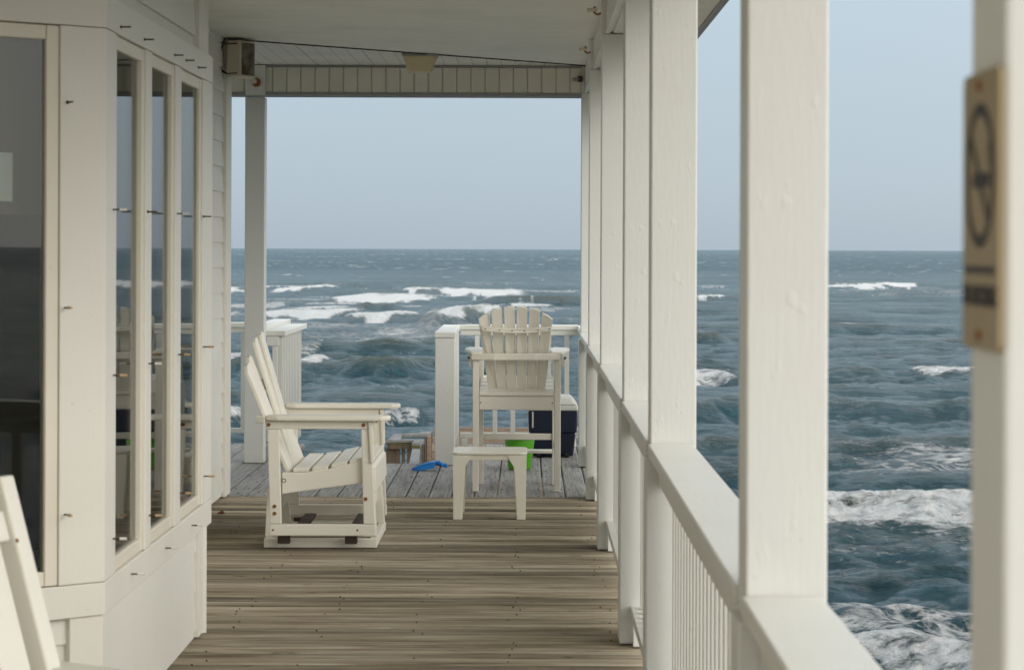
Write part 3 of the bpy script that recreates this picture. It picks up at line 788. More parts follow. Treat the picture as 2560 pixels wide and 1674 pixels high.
def cooler():
    t = thing('cooler', (.18, 17.55, 0), 'navy blue cooler with a white domed lid in the far right corner', 'cooler')
    def frust(x0, x1, y0, y1, z0, X0, X1, Y0, Y1, z1):
        mb = MB(); mb.add([(x0,y0,z0),(x1,y0,z0),(x1,y1,z0),(x0,y1,z0),(X0,Y0,z1),(X1,Y0,z1),(X1,Y1,z1),(X0,Y1,z1)],
          [(0,3,2,1),(4,5,6,7),(0,1,5,4),(1,2,6,5),(2,3,7,6),(3,0,4,7)]); return mb
    frust(.035, .345, 17.40, 17.76, .012, .018, .362, 17.385, 17.775, .185).build('tub', 'navy', t, .012)
    frust(.010, .370, 17.372, 17.788, .186, .006, .375, 17.366, 17.794, .350).build('upper_tub', 'navy', t, .010)
    frust(.000, .382, 17.360, 17.800, .352, .004, .378, 17.364, 17.796, .392).build('lid', 'lid', t, .010)
    frust(.006, .376, 17.366, 17.794, .393, .055, .325, 17.42, 17.74, .455).build('lid_dome', 'lid', t, .016)
    MB().box(.034, .046, 17.358, 17.365, .225, .345).build('label_strip', 'lid', t, .001)
    MB().tube((.376, 17.40, .20), (.390, 17.75, .20), .010, .010, 10).build('handle', 'lid', t, 0)
    for x in (.07, .28): MB().tube((x, 17.39, .02), (x+.03, 17.39, .02), .02, .02, 12).build('foot', 'black', t, 0)
cooler()

def shovel():
    Y = 16.33
    t = thing('toy_shovel', (-.70, Y+.03, 0), 'blue plastic toy shovel lying on the grey boards', 'toy shovel')
    mb = MB(); nx, ny = 14, 8
    vs = []
    for i in range(nx+1):
        s = i/nx; x = -.815+s*.175
        w = .062*math.sin(min(1, s*1.25)*math.pi/2)**.8*(1 if s < .8 else 1-.35*(s-.8)/.2)
        for j in range(ny+1):
            q_ = j/ny*2-1
            z = .004+.052*s**.9*1.0-.0+.020*q_*q_*math.sin(s*math.pi)-.012*math.sin(s*math.pi)
            z = max(.003, z+.006*q_*q_)
            vs.append((x, Y+.04+q_*w, z))
    fs = [(i*(ny+1)+j, (i+1)*(ny+1)+j, (i+1)*(ny+1)+j+1, i*(ny+1)+j+1) for i in range(nx) for j in range(ny)]
    mb.add(vs, fs); mb.build('blade', 'blue', t, 0, True, solid=.004)
    # back wall of the blade so that it reads as a scoop
    mb = MB(); mb.ext([(-.815, Y-.01, .002), (-.76, Y-.025, .001), (-.66, Y-.022, .018), (-.645, Y-.012, .045), (-.662, Y-.012, .058), (-.72, Y-.018, .047), (-.78, Y-.016, .022)], (0, .004, 0)); mb.build('blade_rim', 'blue', t, .001)
    mb = MB(); mb.path([(-.648, Y+.03, .050), (-.630, Y+.03, .050), (-.585, Y+.03, .036), (-.563, Y+.03, .030)], .0145, 12); mb.build('handle', 'blue', t, 0, True)
    mb = MB(); mb.tube((-.632, Y+.03, .052), (-.624, Y+.03, .050), .021, .021, 14); mb.build('collar', 'blue', t, .002)
shovel()
X = -1.795
mb = MB(); mb.add([(X-.022, 13.58, .006), (X-.008, 13.565, .012), (X+.014, 13.57, .016), (X+.024, 13.60, .007), (X+.008, 13.625, .020), (X-.012, 13.615, .014), (X, 13.595, .004)],
    [(0,1,6),(1,2,6),(2,3,6),(3,4,6),(4,5,6),(5,0,6)])
o = mb.build('fallen_leaf', 'leaf', None, 0, solid=.0015); tag(o, 'small dark red dead leaf on the brown boards beside the house', 'leaf')

# ------------------------------------------------------------------ sign on the nearest post
def sign():
    X = PX0-.0015; y0, y1, z0, z1 = 1.843, 1.993, 1.478, 1.708
    t = thing('no_smoking_sign', (X, (y0+y1)/2, z0), 'tan sign with a barred circle and dark lettering, screwed to the nearest post', 'sign')
    def rr(y0, y1, z0, z1, r, x):
        pts = []
        for cy, cz, a in ((y1-r, z0+r, -90), (y1-r, z1-r, 0), (y0+r, z1-r, 90), (y0+r, z0+r, 180)):
            for i in range(5):
                th = R(a+90*i/4); pts.append((x, cy+r*math.cos(th), cz+r*math.sin(th)))
        return pts
    MB().ext(rr(y0, y1, z0, z1, .010, X), (-.005, 0, 0)).build('plate', 'signtan', t, .001)
    xf = X-.0052; cy, cz, r0, r1 = (y0+y1)/2, 1.622, .060, .050
    mb = MB(); n = 48; vs = []
    for i in range(n):
        a = 2*math.pi*i/n
        for r in (r0, r1): vs.append((xf, cy+r*math.cos(a), cz+r*math.sin(a)))
    vs2 = [(x-.0006, y, z) for x, y, z in vs]
    fs = []
    for i in range(n):
        a, b, c, d = 2*i, 2*i+1, (2*i+3) % (2*n), (2*i+2) % (2*n)
        m = 2*n
        fs += [(a+m, d+m, c+m, b+m), (a, d, d+m, a+m), (b, b+m, c+m, c)]
    mb.add(vs+vs2, fs)
    # bar from upper left (far) to lower right (near)
    a = Vector((xf, cy+.040, cz+.034)); b = Vector((xf, cy-.036, cz-.038)); d = (b-a).normalized(); s = Vector((0, d.z, -d.y))*.0045
    mb.ext([a+s, b+s, b-s, a-s], (-.0006, 0, 0)); mb.build('ring', 'ink', t, 0)
    mb = MB(); mb.box(xf-.0006, xf, cy-.034, cy+.030, cz-.010, cz+.002); mb.box(xf-.0006, xf, cy-.040, cy-.036, cz-.010, cz+.002)
    mb.box(xf-.0006, xf, cy-.040, cy-.0375, cz+.006, cz+.026)
    mb.build('cigarette', 'ink', t, 0)
    def text(s, size, y, z, name, bold=0):
        cu = bpy.data.curves.new('txt', 'FONT'); cu.body = s; cu.size = size; cu.align_x = 'CENTER'; cu.extrude = .0003; cu.offset = bold
        o = bpy.data.objects.new('txt', cu); COL.objects.link(o)
        bpy.context.view_layer.update()
        dg = bpy.context.evaluated_depsgraph_get()
        me = bpy.data.meshes.new_from_object(o.evaluated_get(dg))
        bpy.data.objects.remove(o)
        ob = bpy.data.objects.new(name, me); COL.objects.link(ob); me.materials.clear(); me.materials.append(M['ink'])
        ob.parent = t; ob.matrix_local = Matrix.Translation(Vector((xf-.0004, y, z))-ORIG[t]) @ Matrix(((0,0,-1,0),(-1,0,0,0),(0,1,0,0),(0,0,0,1)))
        return ob
    text('NO SMOKING', .0225, cy, 1.515, 'lettering', .0008)
    MB().box(xf-.0006, xf, y0+.012, y1-.012, 1.541, 1.547).build('rule', 'ink', t, 0)
    for zz in (1.696, 1.490): MB().tube((xf, cy, zz), (xf-.003, cy, zz), .005, .004, 12).build('screw', 'rust', t, 0)
sign()

# ------------------------------------------------------------------ lower stair landing beyond the deck edge
def landing():
    s = 9.725
    def w(u, v, Y): X, z = at(960+u/s, 1040+v/s, Y); return X, z
    t = thing('stair_railing', (-.95, 22.2, -1.3), 'weathered brown wooden stair railing below the deck edge', 'railing')
    # front rail
    Y = 22.0
    x0, z0 = w(75, 575, Y); x1, _ = w(695, 575, Y)
    MB().box(x0, x1+.02, Y, Y+.10, z0-.025, z0).build('front_cap', 'caprail', t, .003)
    _, a = w(0, 605, Y); _, b = w(0, 690, Y); _, c = w(0, 800, Y)
    MB().box(x0+.005, x1, Y+.01, Y+.045, b+.002, z0-.027).build('front_rail', 'moss', t, .003)
    MB().box(x0+.005, x1, Y+.012, Y+.04, c, b).build('front_board', 'stairwood', t, .003)
    xa, _ = w(60, 0, Y); xb, _ = w(340, 0, Y)
    for u0, u1 in ((60, 130), (135, 205), (210, 275), (280, 395), (445, 515), (575, 690)):
        p, _ = w(u0, 0, Y); q_, _ = w(u1, 0, Y)
        MB().box(p, q_, Y+.045, Y+.08, -1.25, c-.0).build('baluster', 'stairwood', t, .002)
    # left cap running back
    def quad(pts, th, name, mat):
        MB().ext(pts, (0, 0, -th)).build(name, mat, t, .002)
    z = z0+.002
    def g(u, v): # onto horizontal plane z
        X_, Y_ = (960+u/s-VX), (1040+v/s-VY-.0035*(960+u/s-VX)); Yd = (H0-z)*F/Y_; return (X_*Yd/F, Yd, z)
    quad([g(100, 570), g(395, 570), g(445, 445), g(235, 445)], .03, 'side_cap', 'caprail')
    quad([g(230, 440), g(1120, 430), g(1180, 360), g(900, 365), g(880, 405), g(240, 425)], .03, 'rear_cap', 'caprail')
    Y2 = g(600, 430)[1]
    xa, _ = w(250, 0, Y2); xb, _ = w(1120, 0, Y2); _, zt = w(0, 462, Y2); _, zb = w(0, 520, Y2)
    MB().box(xa, xb, Y2+.01, Y2+.04, zb, z0-.031).build('rear_rail', 'stairwood', t, .002)
    # newel with mossy block
    z = z0+.006
    quad([g(695, 650), g(905, 650), g(1000, 562), g(770, 562)], .028, 'newel_cap', 'caprail')
    Yn = g(800, 650)[1]+.01
    p, za = w(697, 690, Yn); q_, zb = w(897, 785, Yn)
    MB().box(p, q_, Yn, Yn+.08, zb, z0-.024).build('newel', 'moss', t, .003)
    # sloping hand rail dropping from the newel towards the deck
    p1 = w(700, 790, Yn-.03); p2 = w(895, 790, Yn-.03); Yf = 19.0
    p3 = w(860, 1165, Yf); p4 = w(622, 1165, Yf)
    MB().ext([(p1[0], Yn-.03, p1[1]), (p2[0], Yn-.03, p2[1]), (p3[0], Yf, p3[1]), (p4[0], Yf, p4[1])], (0, .0, -.035)).build('sloping_handrail', 'caprail', t, .003)
    for u0, u1, v0, mat in ((905, 925, 720, 'plank'), (945, 995, 690, 'stairwood'), (1005, 1050, 500, 'stairwood'), (1060, 1160, 480, 'plank')):
        Yq = 22.3; p, zt = w(u0, v0, Yq); q_, _ = w(u1, v0, Yq)
        MB().box(p, q_, Yq, Yq+.09, -1.3, zt).build('upright', mat, t, .003)
    # landing floor and stair
    mb = MB(); 
    for i in range(20): mb.box(-3.2, .2, 20.0+i*.145, 20.0+i*.145+.138, -1.27, -1.235)
    mb.build('landing_floor', 'decky', t, .002)
    st = thing('stair', (-1.2, 18.2, -1.2), 'wooden steps dropping from the deck opening', 'stairs')
    for i in range(6):
        MB().box(-1.78, -.55, 16.90+i*.28, 16.90+i*.28+.29, -.205-i*.19, -.17-i*.19).build('tread', 'decky', st, .003)
    # plank wall to the right
    Yw = 24.0
    t = thing('plank_wall', (-.3, Yw, -1.0), 'wall of tan horizontal planks below the deck behind the railing', 'wall')
    mb = MB(); x0, zt = w(1180, 275, Yw); x1 = .35
    h = 20.0*Yw/F
    z = zt
    for i in range(14):
        off = .03 if i == 0 else (.012 if i == 1 else 0)
        mb.box(x0+off*.6-.005*i*0, x1, Yw+random.uniform(-.004, .004), Yw+.04, z-h+.006, z); z -= h
    mb.build('planks', 'plank', t, .002)
    mb = MB(); mb.box(x0-.03, x0+.0, Yw+.042, Yw+.12, z, zt-.05); mb.box(x1-.1, x1, Yw+.042, Yw+.12, z, zt-.05); mb.build('stud', 'stairwood', t, .002)
landing()

# ------------------------------------------------------------------ sea
SEA = -3.44; HC = H0-SEA       # 5.0 m below the eye
def _h(ix, iy, seed):
    n = (ix.astype(np.int64)*374761393 + iy.astype(np.int64)*668265263 + seed*1442695041) & 0xffffffff
    n = ((n ^ (n >> 13))*1274126177) & 0xffffffff
    n = (n ^ (n >> 16)) & 0xffffffff
    return n.astype(np.float64)/4294967295.0
def vn(x, y, seed=0):
    xi, yi = np.floor(x), np.floor(y); fx, fy = x-xi, y-yi
    fx = fx*fx*(3-2*fx); fy = fy*fy*(3-2*fy)
    a, b, c, d = _h(xi, yi, seed), _h(xi+1, yi, seed), _h(xi, yi+1, seed), _h(xi+1, yi+1, seed)
    return (a*(1-fx)+b*fx)*(1-fy)+(c*(1-fx)+d*fx)*fy
def fbm(x, y, seed=0, o=4):
    s = 0; a = .5; t = 0
    for i in range(o):
        s = s+a*vn(x, y, seed+i*17); t += a; a *= .5; x = x*2.03+5.1; y = y*2.03+1.7
    return s/t
def sea():
    dys = np.concatenate([np.linspace(6500, 1260, 60, endpoint=False), np.linspace(1260, 330, 520, endpoint=False), np.linspace(330, 60, 260, endpoint=False), np.linspace(60, 4, 44, endpoint=False), np.array([4, 2.5, 1.6, .9])])
    r = HC*F/dys
    ang = np.concatenate([np.linspace(-180, -15, 90, endpoint=False), np.linspace(-15, 15, 900, endpoint=False), np.linspace(15, 180, 91)])
    ang = np.radians(ang)
    Rr, A = np.meshgrid(r, ang, indexing='ij')
    Xg, Yg = Rr*np.sin(A), Rr*np.cos(A)
    dr = np.gradient(r)[:, None]*np.ones_like(A)
    Z = np.zeros_like(Xg); DX = np.zeros_like(Xg); DY = np.zeros_like(Xg)
    rg = np.random.RandomState(11)
    groups = .55+.9*fbm(Xg/38, Yg/30, 5, 3)
    for i in range(40):
        lam = 1.3*(14/1.3)**(rg.rand()**.9); th = rg.normal(.04, .42 if lam < 5 else .17); k = 2*math.pi/lam
        amp = .0135*lam**.90*(.6+.8*rg.rand()); kx, ky = k*math.sin(th), -k*math.cos(th)
        ph = rg.rand()*6.28
        wgt = np.clip(lam/(3.0*dr)-.6, 0, 1)
        warp = 2.2*(fbm(Xg/(lam*3.4), Yg/(lam*2.0), 40+i, 2)-.5)*2
        p = kx*Xg+ky*Yg+ph+warp
        a = amp*wgt*groups*(.22 if lam < 6 else .34)
        Z += a*(np.cos(p)+.22*np.cos(2*p)); DX += -a*.75*math.sin(th)*np.sin(p); DY += a*.75*math.cos(th)*np.sin(p)
    for lam, th, amp in ((13, .05, .10), (17, -.09, .12), (22, .12, .13), (10.5, -.02, .07)):
        k = 2*math.pi/lam; p = k*math.sin(th)*Xg-k*math.cos(th)*Yg+rg.rand()*6+5*(fbm(Xg/45, Yg/28, int(lam), 3)-.5)
        a = amp*np.clip(lam/(3*dr)-.4, 0, 1)*(.5+1.0*fbm(Xg/30, Yg/22, int(lam)+50, 2)); Z += a*(np.cos(p)+.3*np.cos(2*p))
    base = Z.copy()
    nearr = slice(0, int(np.searchsorted(-dys, -HC*F/150.0)))
    c0, c1 = np.searchsorted(ang, -.27), np.searchsorted(ang, .27)
    S_ = (nearr, slice(c0, c1)); xs_, ys_, dr_ = Xg[S_], Yg[S_], dr[S_]
    patch = .35+1.3*fbm(xs_/9, ys_/9, 33, 3)
    wx = xs_+1.2*(fbm(xs_/3, ys_/3, 71, 3)-.5); wy = ys_+1.2*(fbm(xs_/3, ys_/3, 72, 3)-.5)
    for i in range(60):
        lam = .45*(3.2/.45)**rg.rand(); th = rg.normal(.05, .45); k = 2*math.pi/lam
        amp = (.0062 if lam > 1.3 else .0095)*lam*(.5+rg.rand()); ph = rg.rand()*6.28
        p = k*math.sin(th)*wx-k*math.cos(th)*wy+ph
        a = amp*np.clip(lam/(2.6*dr_)-.6, 0, 1)*patch
        Z[S_] += a*(np.cos(p)+.25*np.cos(2*p)); DX[S_] += -a*.8*math.sin(th)*np.sin(p); DY[S_] += a*.8*math.cos(th)*np.sin(p)
    foam = np.zeros_like(Z)
    # breakers: x0, x1, y of foam foot, y of crest (in photo px), strength
    k_ = 1.0756
    BR = [(560,760,668,662,.8),(760,930,673,668,.7),(1180,1345,702,694,.8),(880,1010,742,734,.8),(640,760,756,748,.7),(1620,1710,676,670,.8),(1060,1240,660,655,.6),(2080,2240,712,706,.6),(680,1120,692,688,.8),(980,1345,682,677,.8),(560,700,708,703,.8),(1010,1200,725,718,.8),(1180,1345,760,754,.7),(1915,2030,760,754,.5),(850,940,905,898,.5),(600,790,733,716,.9),(820,900,698,684,.8),(1240,1345,746,738,.7),(430,560,735,722,.9),(1000,1180,737,729,.6),(560,640,862,846,.7),(1912,2010,812,806,.5),(560,700,752,742,.7),(700,820,712,700,.8),(830,985,718,708,.8),(1000,1340,692,686,.7),(1150,1350,724,716,.7),(620,800,700,692,.7),(1910,2100,700,694,.5),(2050,2300,690,684,.6),(700,900,778,770,.6),(1620,1700,668,662,.7),(1950,2300,1050,1035,.7),(2000,2400,1120,1100,.5),(430,567,682,662,1),(615,742,681,659,1),(755,1005,704,677,1),(925,1235,689,663,1),(1230,1350,682,674,.7),
          (560,800,742,712,1),(520,640,722,700,.8),(800,968,750,722,1),(972,1150,752,706,1),(1145,1295,716,702,.9),(690,757,861,834,1),
          (670,742,816,799,.7),(890,972,972,950,.9),(1910,2195,670,656,1),(1610,1708,699,682,1),(1560,1716,889,862,1),
          (2135,2330,874,856,1),(1860,2420,1245,1160,1.0),(1960,2420,1580,1492,1.1),(380,570,1000,940,1),(690,790,1004,985,.8),(480,570,845,822,.9),
          (600,660,616,609,.6),(735,760,612,605,.7),(1270,1300,604,598,.7),(1380,1500,700,690,.6),(1000,1100,1015,1008,.4),(2190,2300,905,893,.4)]
    DK = [(755,1015,868,834),(1560,1720,800,764),(1560,1720,965,932),(1900,2330,985,960),(1900,2100,880,862),(1040,1480,708,688),(800,960,722,706),(2000,2400,860,850),
          (690,860,830,812),(1850,2350,1050,1030),(900,1100,900,885),(1900,2100,800,790)]
    def geom(x0, x1, yb, yt):
        dyb = (yb*k_-VY-.0035*((x0+x1)*.5*k_-VX)); Yb = HC*F/dyb
        hgt = (yb-yt)*k_*Yb/F
        return (x0*k_-VX)/F, (x1*k_-VX)/F, Yb, hgt
    tanA = np.tan(np.clip(A, -1.2, 1.2)); front = (np.abs(A) < 1.2)
    def window_(a0, a1, Y0, Y1, X0, X1):
        rows = np.where((r > Y0*.97) & (r < Y1*1.06))[0]; cols = np.where((ang > math.atan(a0)-.01) & (ang < math.atan(a1)+.01))[0]
        return slice(rows[0], rows[-1]+1), slice(cols[0], cols[-1]+1)
    for j, (x0, x1, yb, yt, st) in enumerate(BR):
        a0, a1, Yb, hg = geom(x0, x1, yb, yt)
        nearness = float(np.clip((200-Yb)/120, 0, 1))
        pxh = (yb-yt)*k_; hg = min(hg, 1.4)*(.50+.62*nearness)
        X0, X1 = a0*Yb, a1*Yb; wln = (X1-X0)*1.22; X0 -= (X1-X0)*.11; X1 = X0+wln; a0, a1 = X0/Yb, X1/Yb
        Lw = max(hg*2.3, .9, (.46-.22*nearness)*pxh*Yb*Yb/(HC*F))
        sl_ = window_(a0, a1, Yb-7*Lw, Yb+7*Lw, X0, X1)
        xg, yg = Xg[sl_], Yg[sl_]
        rj = np.random.RandomState(900+j); sx = np.clip((xg-X0)/wln, 0, 1)
        yc = Yb + Lw*.55 + (fbm(xg/max(3, wln*.30), xg*0+j*7.3, 60+j, 4)-.5)*Lw*(1.5+1.9*nearness) + rj.uniform(-1, 1)*Lw*1.2*(sx-.5)
        tt = (yg-yc)/Lw                     # <0 towards the viewer
        e0, e1 = rj.uniform(.12, .5), rj.uniform(.12, .5)
        tap = np.clip(sx/e0, 0, 1)*np.clip((1-sx)/e1, 0, 1)
        ends = np.clip(tap*2.2, 0, 1); ends = ends*ends*(3-2*ends)
        ext = np.clip((.25+1.25*fbm(xg/max(2.0, hg*4), xg*0+j*1.7, 190+j, 3))*(.25+.75*tap), 0, 1.1)
        hvar = (.80+.30*fbm(xg/max(2.5, hg*6), xg*0+j*3.1, 90+j, 3))*(.35+.65*np.sqrt(tap))
        front_ = np.clip(1+tt/.75, 0, 1); front_ = front_*front_*(3-2*front_)
        back_ = np.exp(-np.clip(tt, 0, 9)**2/1.3)
        prof = np.where(tt < 0, front_, back_)
        rough = (fbm(xg/(hg*.22+.05), yg/(hg*.30+.05), 130+j, 5)-.5)
        edge = (fbm(xg/(hg*1.3+.05), yg/(Lw*.45+.05), 160+j, 5)-.5)
        nf = ends*np.where(tt < 0, np.clip((tt+1.0*ext+edge*.9)/.40, 0, 1), np.clip(1.10-(tt+edge*1.3)/(.25+.8*ext), 0, 1))
        nf = np.clip(nf, 0, 1)
        Z[sl_] = Z[sl_]*(1-.75*ends*prof) + hg*ends*prof*hvar + nf*rough*hg*.17
        lace = ends*np.clip(1-np.abs(tt-1.6)/3.6, 0, 1)*.50
        wash = ends*np.clip(1-np.abs(tt+2.2)/2.6, 0, 1)*.44
        foam[sl_] = np.maximum(foam[sl_], np.maximum(np.maximum(lace, wash), nf)*st)
    for j, (x0, x1, yb, yt) in enumerate(DK):
        a0, a1, Yb, hg = geom(x0, x1, yb, yt); hg = min(hg, 1.1)*.85
        X0, X1 = a0*Yb, a1*Yb; wln = X1-X0; Lw = max(hg*3.0, 1.2)
        sl_ = window_(a0, a1, Yb-7*Lw, Yb+7*Lw, X0, X1)
        xg, yg = Xg[sl_], Yg[sl_]
        yc = Yb+Lw*.6+(fbm(xg/max(2, wln*.3), xg*0+j*5.3, 260+j, 4)-.5)*Lw*1.9
        tt = (yg-yc)/Lw
        e = np.clip((xg-X0)/(wln*.4), 0, 1)*np.clip((X1-xg)/(wln*.4), 0, 1); e = e*e*(3-2*e)
        fr = np.clip(1+tt/.8, 0, 1); fr = fr*fr*(3-2*fr)
        Z[sl_] += hg*e*np.where(tt < 0, fr, np.exp(-np.clip(tt, 0, 9)**2/1.4))*(.7+.6*fbm(xg/1.5, yg/1.5, 290+j, 3))
    # flat foam fields
    def field(x0, x1, y0, y1, st, seed):
        Ya = HC*F/(y1*k_-VY); Yb = HC*F/(y0*k_-VY); xm0, xm1 = (x0*k_-VX)/F, (x1*k_-VX)/F
        m = np.clip((Yg-Ya)/(.2*(Yb-Ya)), 0, 1)*np.clip((Yb-Yg)/(.2*(Yb-Ya)), 0, 1)*np.clip((tanA-xm0)/.01, 0, 1)*np.clip((xm1-tanA)/.01, 0, 1)*front
        return m*st*(.55+.9*fbm(Xg/2.5, Yg/6, seed, 3))
    for fld in ((1900,2400,1050,1130,.62,301),(1900,2400,1240,1340,.50,302),(1880,2420,1385,1500,.66,303),(560,1150,745,810,.62,304),(560,1350,690,745,.30,314),(1900,2330,664,692,.50,305),(1100,1400,700,760,.25,306),(1480,1900,1120,1260,.5,307),(380,620,860,1090,.35,308),(600,1300,965,1120,.22,309),(600,900,640,700,.2,310)):
        foam = np.maximum(foam, field(*fld))
    # whitecaps on steep natural crests
    q97 = np.percentile(base[(Rr > 30) & (Rr < 400)], 96.5)
    cap = np.clip((base-q97)/max(q97*.5, .02), 0, 1)*np.clip((fbm(Xg/9, Yg/9, 500, 3)-.50)*8, 0, 1)
    foam = np.maximum(foam, cap*.8)
    # small chop
    chop = np.clip(.30/dr-.3, 0, 1)
    Z += chop*.03*(fbm(Xg/.75, Yg/.45, 700, 4)-.5)
    fade = np.clip(1.3-Rr/1400, 0, 1)
    V = np.stack([Xg+DX*fade, Yg+DY*fade, SEA+Z*fade], -1).reshape(-1, 3)
    nr, na = Xg.shape
    idx = np.arange(nr*na).reshape(nr, na)
    q_ = np.stack([idx[:-1, :-1], idx[:-1, 1:], idx[1:, 1:], idx[1:, :-1]], -1).reshape(-1, 4)[:, ::-1]
    me = bpy.data.meshes.new('sea')
    me.vertices.add(len(V)+1); co = np.vstack([V, [[0, 0, SEA]]]); me.vertices.foreach_set('co', co.ravel())
    nq = len(q_)
    tri = np.stack([np.full(na-1, len(V)), idx[0, 1:], idx[0, :-1]], -1)
    loops = np.concatenate([q_.ravel(), tri.ravel()]).astype(np.int32)
    me.loops.add(len(loops)); me.loops.foreach_set('vertex_index', loops)
    me.polygons.add(nq+len(tri))
    st = np.concatenate([np.arange(nq)*4, nq*4+np.arange(len(tri))*3]).astype(np.int32)
    me.polygons.foreach_set('loop_start', st)
    me.polygons.foreach_set('use_smooth', np.ones(nq+len(tri), dtype=bool))
    me.update(calc_edges=True); me.validate()
    at_ = me.attributes.new('foam', 'FLOAT', 'POINT')
    at_.data.foreach_set('value', np.append(np.clip(foam, 0, 1).ravel(), 0).astype(np.float32))
    o = bpy.data.objects.new('sea', me); COL.objects.link(o)
    tag(o, 'choppy blue green sea with rows of white breakers reaching the horizon', 'sea', kind='structure')
    # material
    m, nt, b, out = newmat('sea_water')
    geo = N(nt, 'ShaderNodeNewGeometry'); pos = geo.outputs['Position']
    def mp(sc):
        n = N(nt, 'ShaderNodeMapping'); n.inputs['Scale'].default_value = sc; L(nt, pos, n.inputs['Vector']); return n.outputs[0]
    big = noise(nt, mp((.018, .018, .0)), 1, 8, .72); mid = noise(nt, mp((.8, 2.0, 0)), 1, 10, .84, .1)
    sep = N(nt, 'ShaderNodeSeparateXYZ'); L(nt, pos, sep.inputs[0])
    crest = math_(nt, 'MULTIPLY', math_(nt, 'SUBTRACT', sep.outputs[2], SEA+.10), 1.7, True)
    dist = N(nt, 'ShaderNodeVectorMath'); dist.operation = 'LENGTH'; L(nt, pos, dist.inputs[0])
    farf = math_(nt, 'MULTIPLY', math_(nt, 'SUBTRACT', dist.outputs['Value'], 120), .0022, True)
    nearc = mixc(nt, ramp(nt, big, [(.38, (0, 0, 0)), (.62, (1, 1, 1))]), (.012, .058, .076), (.024, .086, .105))
    farc = mixc(nt, ramp(nt, big, [(.38, (0, 0, 0)), (.62, (1, 1, 1))]), (.008, .050, .066), (.018, .082, .100))
    col = mixc(nt, farf, nearc, farc)
    col = mixc(nt, ramp(nt, mid, [(.44, (0, 0, 0)), (.62, (.85, .85, .85))]), col, (.062, .140, .185))  # pale ripple streaks: varying sky reflection painted into the water colour
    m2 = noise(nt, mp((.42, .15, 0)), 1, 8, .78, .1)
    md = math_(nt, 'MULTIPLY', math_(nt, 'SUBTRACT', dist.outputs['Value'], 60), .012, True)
    col = mixc(nt, math_(nt, 'MULTIPLY', md, ramp(nt, m2, [(.50, (0, 0, 0)), (.64, (.9, .9, .9))])), col, (.050, .128, .150))  # light side of distant waves, reflection put into the colour
    col = mixc(nt, math_(nt, 'MULTIPLY', md, ramp(nt, m2, [(.36, (.9, .9, .9)), (.50, (0, 0, 0))])), col, (.005, .030, .036))  # dark side of distant waves, shading put into the colour
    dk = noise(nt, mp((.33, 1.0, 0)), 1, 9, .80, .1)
    col = mixc(nt, ramp(nt, dk, [(.36, (.75, .75, .75)), (.56, (0, 0, 0))]), col, (.009, .036, .044))  # dark ripple streaks: weaker reflection painted into the water colour
    col = mixc(nt, math_(nt, 'MULTIPLY', crest, .85), col, (.055, .070, .040))
    fa = N(nt, 'ShaderNodeAttribute'); fa.attribute_name = 'foam'
    l1 = noise(nt, mp((1.9, 4.2, 1.9)), 1, 9, .74, .25); l2 = noise(nt, mp((.25, .6, 0)), 1, 6, .65)
    l4 = noise(nt, mp((.9, 2.3, .9)), 1, 6, .62, .5)
    ridge = math_(nt, 'SUBTRACT', 1, math_(nt, 'MULTIPLY', math_(nt, 'ABSOLUTE', math_(nt, 'SUBTRACT', l4, .5)), 11), True)
    fr2 = math_(nt, 'MULTIPLY', math_(nt, 'SUBTRACT', dist.outputs['Value'], 80), .0065, True)
    l1c = math_(nt, 'MULTIPLY', math_(nt, 'SUBTRACT', l1, .5), math_(nt, 'SUBTRACT', 1, math_(nt, 'MULTIPLY', fr2, .55)))
    solid = math_(nt, 'MULTIPLY', math_(nt, 'SUBTRACT', math_(nt, 'ADD', fa.outputs['Fac'], math_(nt, 'MULTIPLY', l1c, 2.2)), math_(nt, 'SUBTRACT', .70, math_(nt, 'MULTIPLY', fr2, .14))), 3.2, True)
    lacy = math_(nt, 'ADD', math_(nt, 'ADD', fa.outputs['Fac'], math_(nt, 'MULTIPLY', ridge, .42)), math_(nt, 'MULTIPLY', l1c, 2.0))
    lacy = math_(nt, 'MULTIPLY', math_(nt, 'SUBTRACT', lacy, .80), 2.6, True)
    ff = math_(nt, 'MAXIMUM', solid, math_(nt, 'MULTIPLY', lacy, .80))
    gate = math_(nt, 'MULTIPLY', fa.outputs['Fac'], 9, True)
    ff = math_(nt, 'MULTIPLY', ff, gate)
    # scattered far whitecaps
    w1 = noise(nt, mp((.16, .06, 0)), 1, 8, .70); w2 = noise(nt, mp((.012, .006, 0)), 1, 2, .5)
    wc = math_(nt, 'MULTIPLY', math_(nt, 'SUBTRACT', math_(nt, 'ADD', w1, math_(nt, 'MULTIPLY', w2, .35)), .785), 18, True)
    farm = math_(nt, 'MULTIPLY', math_(nt, 'SUBTRACT', dist.outputs['Value'], 260), .004, True)
    wc = math_(nt, 'MULTIPLY', wc, farm)
    # thin wind streaks of foam nearby
    sk = noise(nt, mp((1.1, 4.4, 0)), 1, 9, .78, .4)
    sk = math_(nt, 'MULTIPLY', math_(nt, 'SUBTRACT', sk, .565), 5, True)
    sk = math_(nt, 'MULTIPLY', sk, ramp(nt, l2, [(.42, (0, 0, 0)), (.60, (.75, .75, .75))]))
    allf = math_(nt, 'MAXIMUM', math_(nt, 'MAXIMUM', ff, wc), sk)
    l3 = noise(nt, mp((4.5, 4.5, 6.0)), 1, 7, .72, .4)
    fcol = ramp(nt, l3, [(.34, (.62, .66, .68)), (.47, (.82, .84, .84)), (.60, (.95, .95, .92))])  # mottled foam; the blue-grey clefts are shading painted into its colour
    L(nt, mixc(nt, allf, col, fcol), b.inputs['Base Color'])
